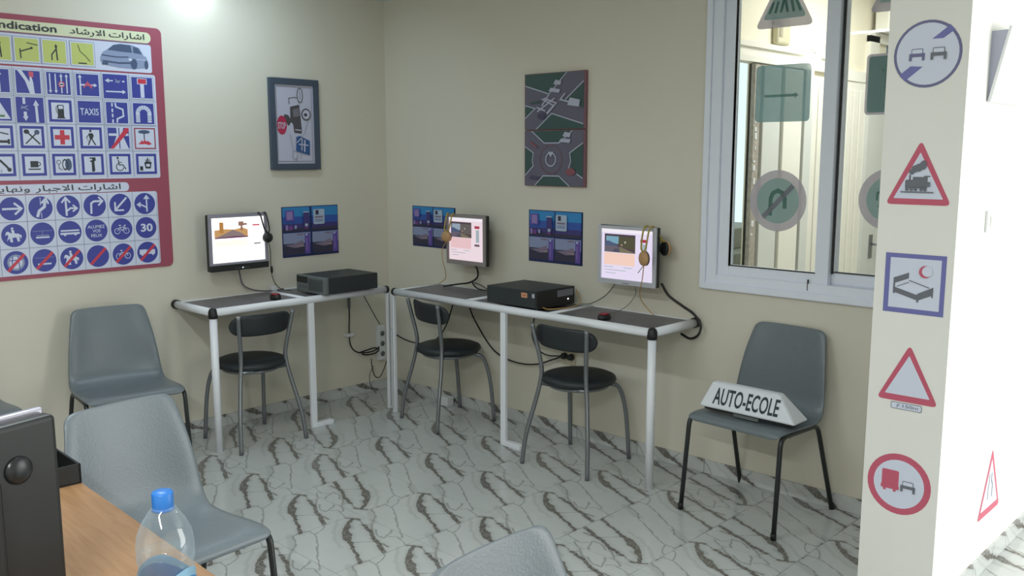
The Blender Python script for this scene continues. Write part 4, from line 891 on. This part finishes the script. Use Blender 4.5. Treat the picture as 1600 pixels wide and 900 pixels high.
sw = thing('light_switch', 'small pale switch on the bright side wall below the leaning board', 'switch', (3.872, -.46, 1.33)); MB().b2(0, .010, -.035, .035, 0, .075).build('switch_plate', M_white, sw, bevel=.003); MB().b2(.010, .014, -.012, .012, .02, .055).build('rocker', M_crm, sw)

# ================================================================== WALL CHART (local x = world y, facing +x)
ch = thing('traffic_sign_chart', 'large red-bordered chart of road signs on the left wall', 'chart', (0, -2.165, .982), radians(90))
CW = .635; CH = 1.281
def U(y): return y + 2.165
def V(z): return z - .982
bd = PR(y=0); pts = []
mbd = MB(); r = .03; pl_ = []
for cx, cz, a0 in ((CW - r, r, -90), (CW - r, CH - r, 0), (-CW + r, CH - r, 90), (-CW + r, r, 180)):
    for k in range(6): a = radians(a0 + 18 * k); pl_.append((cx + r * cos(a), cz + r * sin(a)))
mbd.prism(pl_, -.006, 0).build('board', I_chart, ch)
p = PR(y=-.0063, dy=.0003)
def ru(y0, z0, y1, z1, m, r=0): p.rect(U(y0), V(z0), U(y1), V(z1), m, r)
ru(-2.77, 2.180, -1.590, 2.236, I_pale, .026); ru(-2.77, 2.174, -1.60, 2.177, I_line)
ru(-2.77, 2.026, -1.592, 2.172, I_white, .012); ru(-2.77, 1.470, -1.578, 2.017, I_white, .012); ru(-2.77, 1.402, -1.755, 1.450, I_white, .022); ru(-2.77, 1.003, -1.603, 1.398, I_white, .012)
p.build('printed_panels', ch)
p = PR(y=-.0085, dy=.0003)
p.text('Indication', U(-2.352), U(-2.070), V(2.192), V(2.228), I_black, .02)
p.build('title_word', ch)
def ar_words(t, x0, x1, z0, hgt):
    ws = t.split(' ')[::-1]; dims = []
    for w_ in ws:
        vs, fs = text_mesh(arabic(w_), .006); xs = [v[0] for v in vs]; zs = [v[1] for v in vs]; dims.append((max(xs) - min(xs), min(zs), max(zs)))
    tot = sum(d[0] for d in dims) + .32 * (len(ws) - 1); fx = (x1 - x0) / tot; fz = hgt; x = x0
    for w_, d in zip(ws, dims):
        q = PR(y=-.0088, dy=.0003); q.text(arabic(w_), x, x + d[0] * fx, z0 + d[1] * fz, z0 + d[2] * fz, I_black, .006); q.build('title_word', ch); x += (d[0] + .32) * fx
ar_words('\u0627\u0634\u0627\u0631\u0627\u062A \u0627\u0644\u0627\u0631\u0634\u0627\u062F', U(-2.008), U(-1.625), V(2.197), .040)
ar_words('\u0627\u0634\u0627\u0631\u0627\u062A \u0627\u0644\u0627\u062C\u0628\u0627\u0631 \u0648\u0646\u0647\u0627\u064A\u0629 \u0627\u0644\u0627\u062C\u0628\u0627\u0631', U(-2.63), U(-1.80), V(1.415), .040)
p = PR(y=-.0080, dy=.0002)
for k in range(0, 9): p.line([(U(-1.6085 - .133 * k), V(1.006)), (U(-1.6085 - .133 * k), V(1.396))], .002, I_line)
for z_ in (1.136, 1.268): p.line([(U(-2.765), V(z_)), (U(-1.606), V(z_))], .002, I_line)
for k in range(0, 8): p.line([(U(-1.724 - .142 * k), V(1.475)), (U(-1.724 - .142 * k), V(2.014))], .002, I_line)
for z_ in (1.6125, 1.7455, 1.8785): p.line([(U(-2.765), V(z_)), (U(-1.582), V(z_))], .0015, I_line)
p.build('grid_lines', ch)
def cell(u_, v_, fn, s_=1.0, name='printed_sign'):
    p = PR(y=-.0090, dy=.0002).at(U(u_), V(v_), s_); fn(p); p.build(name, ch)
def bl(p, border=True):
    if border: p.rect(-.062, -.060, .062, .060, I_line, .004).rect(-.0605, -.0585, .0605, .0585, I_white, .004).rect(-.055, -.053, .055, .053, I_blue)
    else: p.rect(-.062, -.060, .062, .060, I_blue)
def wh(p, c=None): p.rect(-.061, -.059, .061, .059, I_white, .003).rect(-.055, -.053, .055, .053, c or I_blue).rect(-.042, -.040, .042, .040, I_white)
W = I_white; K = I_black; RDK = I_red
def f_dead(p): bl(p); p.rect(-.010, -.050, .010, .025, W).rect(-.026, .018, .026, .048, W).rect(-.022, .021, .022, .045, RDK)
def f_plane(p): bl(p, False); p.line([(-.012, .028), (-.052, .028)], .006, W, .02, .011).line([(.048, .027), (.036, .027)], .008, W).line([(-.05, -.026), (.052, -.026)], .007, W, .018, .011).line([(.0, .036), (.02, .018)], .006, I_car).line([(.0, .02), (.026, .03)], .005, I_car)
def f_branch(p): bl(p); p.line([(-.036, -.05), (-.036, .05)], .007, W, .016, .010).line([(-.036, 0), (.046, 0)], .008, W, .014, .010).line([(-.02, -.014), (.0, .014), (.02, -.016)], .006, I_pink).line([(-.012, .002), (.022, -.004)], .009, I_pink)
def f_lanes(p):
    bl(p)
    for x_, d in ((-.040, -1), (-.014, -1), (.013, 1), (.038, 1)): p.line([(x_, -.046 * d), (x_, .048 * d)], .006, W, .015, .008)
    p.circ(.013, -.004, .015, I_pink, n=16).circ(.013, -.004, .010, W, n=16).rect(.005, -.007, .021, -.001, K)
def f_y(p): bl(p); p.poly([(.004, -.053), (.026, -.053), (.022, .0), (.014, .03), (.008, .03), (.006, .0), (-.026, .053), (-.046, .053), (-.014, .005)], W).poly([(.005, .025), (.024, .022), (.026, .047), (.004, .050)], I_pink)
def f_up2(p): bl(p); p.line([(.012, -.05), (.010, .048)], .008, W, .02, .013).line([(-.03, -.03), (.004, .01)], .012, I_pink).line([(-.035, -.05), (-.035, .03)], .008, W)
def f_tunnel(p):
    bl(p); p.rect(-.042, -.045, -.020, .0, W).rect(.020, -.045, .042, .0, W).ring(0, 0, .021, .042, W, n=14, a0=0, a1=180)
    for k in range(1, 8): a = radians(k * 22.5); p.line([(.020 * cos(a), .020 * sin(a)), (.043 * cos(a), .043 * sin(a))], .0015, I_blue)
    for z_ in (-.012, -.023, -.034): p.line([(-.043, z_), (-.019, z_)], .0015, I_blue).line([(.019, z_), (.043, z_)], .0015, I_blue)
def f_lay(p):
    bl(p); p.line([(-.008, .05), (-.004, .03), (.030, .018), (.032, -.016), (.0, -.030), (-.002, -.05)], .008, W)
    for z_ in (.04, .012, -.014, -.042): p.rect(-.028, z_ - .009, -.020, z_ + .009, W)
def f_taxi(p): bl(p); p.text('TAXIS', -.046, .046, -.016, .018, W, .01)
def f_fuel(p): wh(p); p.rect(-.014, -.034, .016, .030, K, .003).rect(-.009, .010, .012, .026, W).rect(-.018, -.036, .020, -.030, K).line([(-.016, -.01), (-.020, .0), (-.020, .018), (-.014, .024)], .003, K)
def f_updn(p): bl(p, False); p.line([(.030, -.058), (.027, .048)], .012, W, .026, .014).line([(-.026, .058), (-.026, .028)], .012, W).line([(-.024, -.008), (-.022, -.052)], .014, W, .022, .013).line([(-.042, .006), (-.01, .02)], .005, I_car).line([(-.040, .018), (-.008, .0)], .005, I_car)
def f_tri(p): bl(p); p.poly([(-.05, -.045), (.05, -.045), (0, .045)], W).rect(-.02, -.036, .024, -.026, ink('green', (90, 128, 90)))
def f_fire(p):
    p.rect(-.061, -.059, .061, .059, I_white, .003).rect(-.057, -.055, .057, .055, I_chart).rect(-.050, -.048, .050, .048, I_white); p.circ(-.004, .034, .032, I_card, .010, n=18).line([(-.004, .03), (-.004, -.012)], .005, K)
    p.poly([(-.038, -.030), (-.024, -.018), (-.018, -.008), (-.010, -.018), (-.004, -.002), (.004, -.016), (.014, -.012), (.036, -.028), (.020, -.034), (.0, -.028), (-.02, -.030)], RDK)
def f_mway(p):
    bl(p); p.poly([(-.036, -.053), (-.008, .018), (-.010, .053), (.026, .053), (.020, .018), (.050, -.053)], W).rect(-.05, .012, .052, .024, W).line([(.004, -.053), (.003, .053)], .005, I_blue).poly([(-.046, -.053), (-.028, -.053), (.054, .035), (.054, .053), (.036, .053)], RDK)
def f_walk(p): wh(p); p.circ(-.002, .034, .006, K, n=12).poly([(-.012, .022), (.006, .024), (.014, .012), (.006, -.006), (-.008, -.006)], K).line([(-.002, -.004), (-.016, -.036)], .006, K).line([(.002, -.004), (.020, -.036)], .006, K).line([(-.010, .018), (-.024, .0)], .004, K).line([(-.024, .002), (-.012, -.02)], .002, K)
def f_cross(p): wh(p); p.rect(-.011, -.034, .011, .036, RDK).rect(-.036, -.010, .034, .012, RDK)
def f_fork(p): wh(p); p.line([(.034, -.034), (-.020, .022)], .007, K).circ(-.025, .026, .013, K, .011, n=16).line([(-.032, -.032), (.016, .016)], .006, K).circ(.022, .024, .012, I_card, .012, n=16)
def f_trail(p): wh(p); p.line([(-.045, .030), (.034, .012)], .006, K).rect(-.042, -.028, .036, -.016, K).rect(.028, -.034, .038, -.010, K)
def f_ferry(p): wh(p); p.poly([(-.012, .006), (.0, .016), (.028, .010), (.022, -.024), (-.006, -.024)], K).rect(-.002, -.014, .018, .0, W).rect(.004, .016, .010, .032, K).line([(-.006, .020), (.022, .020)], .004, K).rect(-.036, -.034, -.020, -.012, K)
def f_wheel(p): wh(p); p.circ(-.012, .032, .006, K, n=12).line([(-.010, .024), (-.006, -.004), (.014, -.004), (.028, -.026)], .005, K).line([(-.008, .010), (.008, .008)], .004, K).ring(-.002, -.014, .017, .021, K, a0=110, a1=350)
def f_wrench(p): wh(p); p.poly([(-.014, .034), (.014, .036), (.016, .020), (.008, .014), (.010, -.030), (.004, -.038), (-.006, -.036), (-.006, .012), (-.014, .014), (-.014, .018), (-.002, .022), (-.002, .028), (-.016, .028)], K)
def f_tyre(p): wh(p); p.circ(.020, 0, .016, I_card, .030, n=20).ring(.004, 0, .010, .014, K, 2.0).circ(-.026, .012, .011, K, n=14).circ(-.026, .012, .008, W, n=14).line([(-.026, .0), (-.026, -.018), (-.010, -.026)], .003, K)
def f_cup(p): wh(p); p.rect(-.018, -.012, .018, .018, K).ring(.020, .004, .006, .010, K).rect(-.028, -.024, .028, -.018, K)
def f_phone(p): wh(p); p.line([(-.040, .030), (-.012, .022), (.014, -.006), (.024, -.020)], .010, K).circ(.026, -.022, .010, K, n=12).text('S.O.S', -.04, -.006, -.034, -.022, K)
def ci(p): p.circ(0, 0, .057, I_blue)
def f_ul(p): ci(p); p.line([(.010, -.044), (.010, .048)], .008, W, .024, .018).line([(.010, -.022), (-.02, -.006), (-.046, -.004)], .008, W, .022, .016)
def f_dl(p): ci(p); p.line([(.034, .036), (-.028, -.028)], .010, W).line([(-.028, .014), (-.028, -.030), (.018, -.030)], .009, W)
def f_rt(p): ci(p); p.line([(-.020, -.042), (-.018, .012), (-.004, .022), (.040, .022)], .010, W).line([(.020, .044), (.040, .022), (.018, .0)], .009, W)
def f_upr(p): ci(p); p.line([(-.010, -.046), (-.012, .046)], .010, W).line([(-.032, .020), (-.012, .046), (.010, .020)], .009, W).line([(-.008, -.022), (.010, -.008), (.040, -.010)], .009, W).line([(.022, .008), (.042, -.010), (.020, -.026)], .008, W)
def f_bend(p): ci(p); p.line([(-.018, -.046), (-.008, -.016), (.018, .004), (.022, .034)], .014, W).line([(.004, .022), (.026, .046), (.038, .018)], .009, W).line([(.0, .052), (.0, .012)], .003, W).line([(.002, -.024), (.002, -.052)], .003, W)
def f_r(p): ci(p); p.line([(-.044, 0), (.040, 0)], .010, W).line([(.010, .028), (.044, 0), (.012, -.028)], .010, W)
def f_30(p): ci(p); p.text('30', -.030, .036, -.022, .022, W, .03)
def bike(p, s_=1): p.ring(-.024, -.010, .013, .016, W, n=20).ring(.024, -.010, .013, .016, W, n=20).line([(-.024, -.010), (-.010, .010), (.014, .010), (.002, -.010), (-.010, .010)], .003, W).line([(.024, -.010), (.014, .016)], .003, W).line([(-.016, .020), (-.004, .020)], .005, W).line([(.010, .018), (.022, .020)], .004, W)
def f_bike(p): ci(p); bike(p)
def f_lights(p): ci(p); p.text('ALUMEZ', -.044, .044, .012, .028, W, .01).text('VOS', -.020, .020, -.010, .006, W, .01).text('FEUX', -.028, .028, -.034, -.018, W, .01)
def bus(p, z_=0): p.rect(-.046, .004 + z_, .046, .012 + z_, W).rect(-.048, -.012 + z_, .048, -.002 + z_, W).circ(-.026, -.012 + z_, .007, W, n=12).circ(.026, -.012 + z_, .007, W, n=12)
def f_bus(p): ci(p); bus(p)
def f_tram(p): ci(p); p.line([(-.046, .014), (.046, .014)], .002, I_car).rect(-.032, -.022, .032, -.014, W).line([(-.03, -.008), (.03, -.008)], .004, I_car).line([(0, .016), (0, -.008)], .002, I_car)
def horse(p, dx=0):
    p.poly([(-.026 + dx, .020), (-.010 + dx, .010), (.020 + dx, .008), (.036 + dx, -.002), (.032 + dx, -.018), (.024 + dx, -.004), (.026 + dx, -.030), (.016 + dx, -.032), (.010 + dx, -.010), (-.008 + dx, -.012), (-.006 + dx, -.034), (-.018 + dx, -.032), (-.020 + dx, -.012), (-.034 + dx, -.028), (-.026 + dx, -.006), (-.028 + dx, .006), (-.040 + dx, .0), (-.034 + dx, .018)], W)
    p.circ(-.006 + dx, .034, .006, W, n=10).poly([(-.012 + dx, .028), (.002 + dx, .026), (.004 + dx, .006), (-.008 + dx, .008)], W)
def f_horse(p): ci(p); horse(p)
def slash(p): p.poly([(-.044, -.036), (-.034, -.046), (.046, .034), (.036, .044)], RDK)
def f_s_truck(p): ci(p); p.rect(-.044, -.010, -.004, .016, W).rect(.0, -.010, .042, .014, W).circ(-.03, -.012, .006, W, n=10).circ(.03, -.012, .006, W, n=10); slash(p)
def f_s_bike(p): ci(p); bike(p); slash(p)
def f_s(p): ci(p); slash(p)
def f_s_horse(p): ci(p); horse(p); slash(p)
def f_s_tram(p): ci(p); p.line([(-.046, .014), (.046, .014)], .002, I_car).rect(-.032, -.022, .032, -.014, W); slash(p)
def f_s_ch(p): ci(p); p.circ(.0, .0, .040, I_car, n=20); p.circ(.0, .0, .030, W, n=20); p.line([(-.03, .01), (.03, .014)], .004, I_blue).line([(-.02, -.03), (-.014, .03)], .004, I_blue).line([(.016, -.034), (.010, .034)], .004, I_blue); slash(p)
rows = [(1.946, [f_dead, f_plane, f_branch, f_lanes, f_y, f_up2, f_branch, f_dead]), (1.811, [f_tunnel, f_lay, f_taxi, f_fuel, f_updn, f_tri, f_fuel, f_taxi]),
        (1.680, [f_fire, f_mway, f_walk, f_cross, f_fork, f_trail, f_cross, f_walk]), (1.545, [f_ferry, f_wheel, f_wrench, f_tyre, f_cup, f_phone, f_cup, f_wrench])]
for v_, fs_ in rows:
    for k, fn in enumerate(fs_): cell(-1.653 - .142 * k, v_, fn, 1.02)
rows = [(1.333, [f_ul, f_dl, f_rt, f_upr, f_bend, f_r, f_rt, f_dl]), (1.203, [f_30, f_bike, f_lights, f_bus, f_tram, f_horse, f_bike, f_bus]), (1.069, [f_s_truck, f_s_bike, f_s, f_s_horse, f_s_tram, f_s_ch, f_s, f_s_bike])]
for v_, fs_ in rows:
    for k, fn in enumerate(fs_): cell(-1.675 - .133 * k, v_, fn)
def ylw(p): p.rect(-.063, -.063, .063, .063, I_line).rect(-.061, -.061, .061, .061, I_white).rect(-.055, -.055, .055, .055, I_yel)
def y1(p): ylw(p); p.line([(-.022, .044), (-.012, .012), (.014, -.010), (.036, -.036)], .004, K).rect(-.024, -.050, .018, -.044, K)
def y2(p): ylw(p); p.line([(.012, -.042), (.008, .040)], .007, K, .016, .008).line([(-.014, -.042), (-.014, -.014), (.008, .014)], .006, K)
def y3(p): ylw(p); p.line([(-.030, -.044), (-.032, .004)], .006, K).line([(-.032, -.010), (.022, .010)], .006, K).circ(.022, .010, .006, K, n=10).line([(.0, .034), (.052, .026)], .004, K)
def y4(p): ylw(p); p.line([(.012, -.044), (.006, .036)], .007, K, .014, .008)
for u_, fn in ((-1.952, y1), (-2.088, y2), (-2.216, y3), (-2.344, y4), (-2.472, y2), (-2.60, y1)): cell(u_, 2.099, fn, .98)
def f_carp(p):
    p.poly([(-.118, -.010), (-.106, .014), (-.084, .026), (-.052, .052), (-.020, .060), (.040, .058), (.078, .046), (.098, .010), (.112, .004), (.120, -.024), (.116, -.050), (.090, -.052), (.04, -.058), (-.03, -.056), (-.10, -.046), (-.120, -.030)], I_car)
    p.poly([(-.084, .026), (-.052, .052), (-.020, .058), (.034, .056), (.040, .020), (-.02, .022)], I_card).poly([(.046, .020), (.046, .052), (.072, .046), (.090, .016)], I_card)
    p.line([(-.112, .0), (-.04, -.006), (.02, -.002)], .006, I_card).line([(-.11, -.028), (-.03, -.034), (.03, -.030)], .008, I_card).circ(.046, -.034, .017, I_card, .026, n=18).circ(.110, -.034, .010, I_card, .022, n=14).rect(-.112, -.046, -.084, -.034, I_card).circ(.028, -.014, .010, I_white, .006, n=10)
    p.line([(.06, -.01), (.108, -.012)], .003, I_white)
cell(-1.738, 2.103, f_carp, 1.05, 'car_illustration')

# ================================================================== FOREGROUND TABLE
tb = thing('wooden_table', 'light brown wood-grain table in the foreground with bottle and monitor', 'table', (2.20, -3.007, 0), radians(-2.2))
MB().b2(0, 1.90, -.80, 0, .725, .750).build('table_top', M_wood, tb, bevel=.003)
for x_ in (.10, 1.82): MB().b2(x_, x_ + .03, -.76, -.06, 0, .725).build('side_panel', M_wood, tb, bevel=.002)
MB().b2(.13, 1.82, -.10, -.085, .35, .725).build('modesty_panel', M_wood, tb)
# bottle
bt = thing('water_bottle', 'clear plastic water bottle with a blue cap standing on the wooden table', 'bottle', (3.476, -3.271, .750))
MB().lathe([(.030, .0), (.040, .004), (.0445, .014), (.0445, .10), (.0430, .112), (.0445, .124), (.0445, .178), (.0425, .190), (.0450, .200), (.0452, .222), (.0425, .242), (.034, .262), (.022, .280), (.0145, .290), (.0140, .300)], n=40).build('bottle_body', M_pet, bt)
MB().lathe([(.0, .004), (.037, .006), (.0425, .016), (.0425, .098), (.041, .112), (.0425, .126), (.0425, .178), (.0405, .190), (.0428, .200), (.0430, .212), (0, .213)], n=36).build('water', M_water, bt)
MB().lathe([(.0160, .286), (.0168, .288), (.0168, .309), (.0150, .312), (0, .312)], n=30).build('cap', mat('blue_cap', (48, 124, 208), .4), bt)
rg = MB(); rg.lathe([(.0175, .281), (.0175, .286), (.0145, .287)], n=30); rg.build('neck_ring', MATS['blue_cap'], bt)
lb = MB(); vs = []; n = 48
for k in range(n):
    a = 2 * pi * k / n; top = .166 + .010 * sin(2 * a + 1.2); vs += [(.0452 * cos(a), .0452 * sin(a), .07), (.0452 * cos(a), .0452 * sin(a), top), (.0452 * cos(a), .0452 * sin(a), top + .012 + .003 * sin(3 * a))]
lb.recalc = True
lb.add(vs, [(3 * k, 3 * ((k + 1) % n), 3 * ((k + 1) % n) + 1, 3 * k + 1) for k in range(n)], 0, True); lb.add(vs, [(3 * k + 1, 3 * ((k + 1) % n) + 1, 3 * ((k + 1) % n) + 2, 3 * k + 2) for k in range(n)], 1, True)
lb.build('label', [mat('label_blue', (44, 128, 196), .4), mat('label_pale_blue', (140, 186, 214), .4)], bt)
# big black monitor seen from behind
bm_ = thing('desk_monitor', 'black monitor seen from behind with a silver front edge, on the table', 'monitor', (3.082, -3.308, .750), atan2(.969, -.244))
W4 = .44
MB().b2(-W4, 0, -.004, .014, .03, .384).build('front_bezel', mat('glossy_silver', (178, 176, 186), .25, metal=.5), bm_, bevel=.005)
MB().b2(-W4, 0, -.040, -.003, .026, .376).build('rear_casing', M_blackp, bm_, bevel=.010, seg=3)
MB().b2(.13 - W4, -.12, -.060, -.038, .08, .29).build('rear_bulge', M_blackp, bm_, bevel=.015, seg=3)
MB().lathe([(0, 0), (.026, 0), (.025, .004), (.019, .008), (.010, .010), (0, .0105)], (-.080, -.040, .292), 24, M=Matrix.Rotation(radians(90), 3, 'X')).build('hinge_cover', mat('glossy_black', (34, 36, 38), .3, var=0), bm_)
MB().b2(-W4 / 2 - .03, -W4 / 2 + .03, -.085, -.055, .0, .20).build('stand_neck', M_blackp, bm_, bevel=.006)
MB().b2(-W4 / 2 - .11, -W4 / 2 + .11, -.16, .10, 0, .014).build('stand_base', M_blackp, bm_, bevel=.006)
# black open box
bx = thing('black_tray', 'small black open box at the far corner of the wooden table', 'box', (2.335, -3.094, .750), radians(-2))
x0, x1, y0, y1, h_ = -.085, .130, -.085, .080, .052
m = MB(); m.b2(x0, x1, y0, y1, 0, .004); m.b2(x0, x0 + .006, y0, y1, 0, h_); m.b2(x1 - .006, x1, y0, y1, 0, h_); m.b2(x0, x1, y0, y0 + .006, 0, h_); m.b2(x0, x1, y1 - .006, y1, 0, h_)
m.build('tray_body', M_blackp, bx)
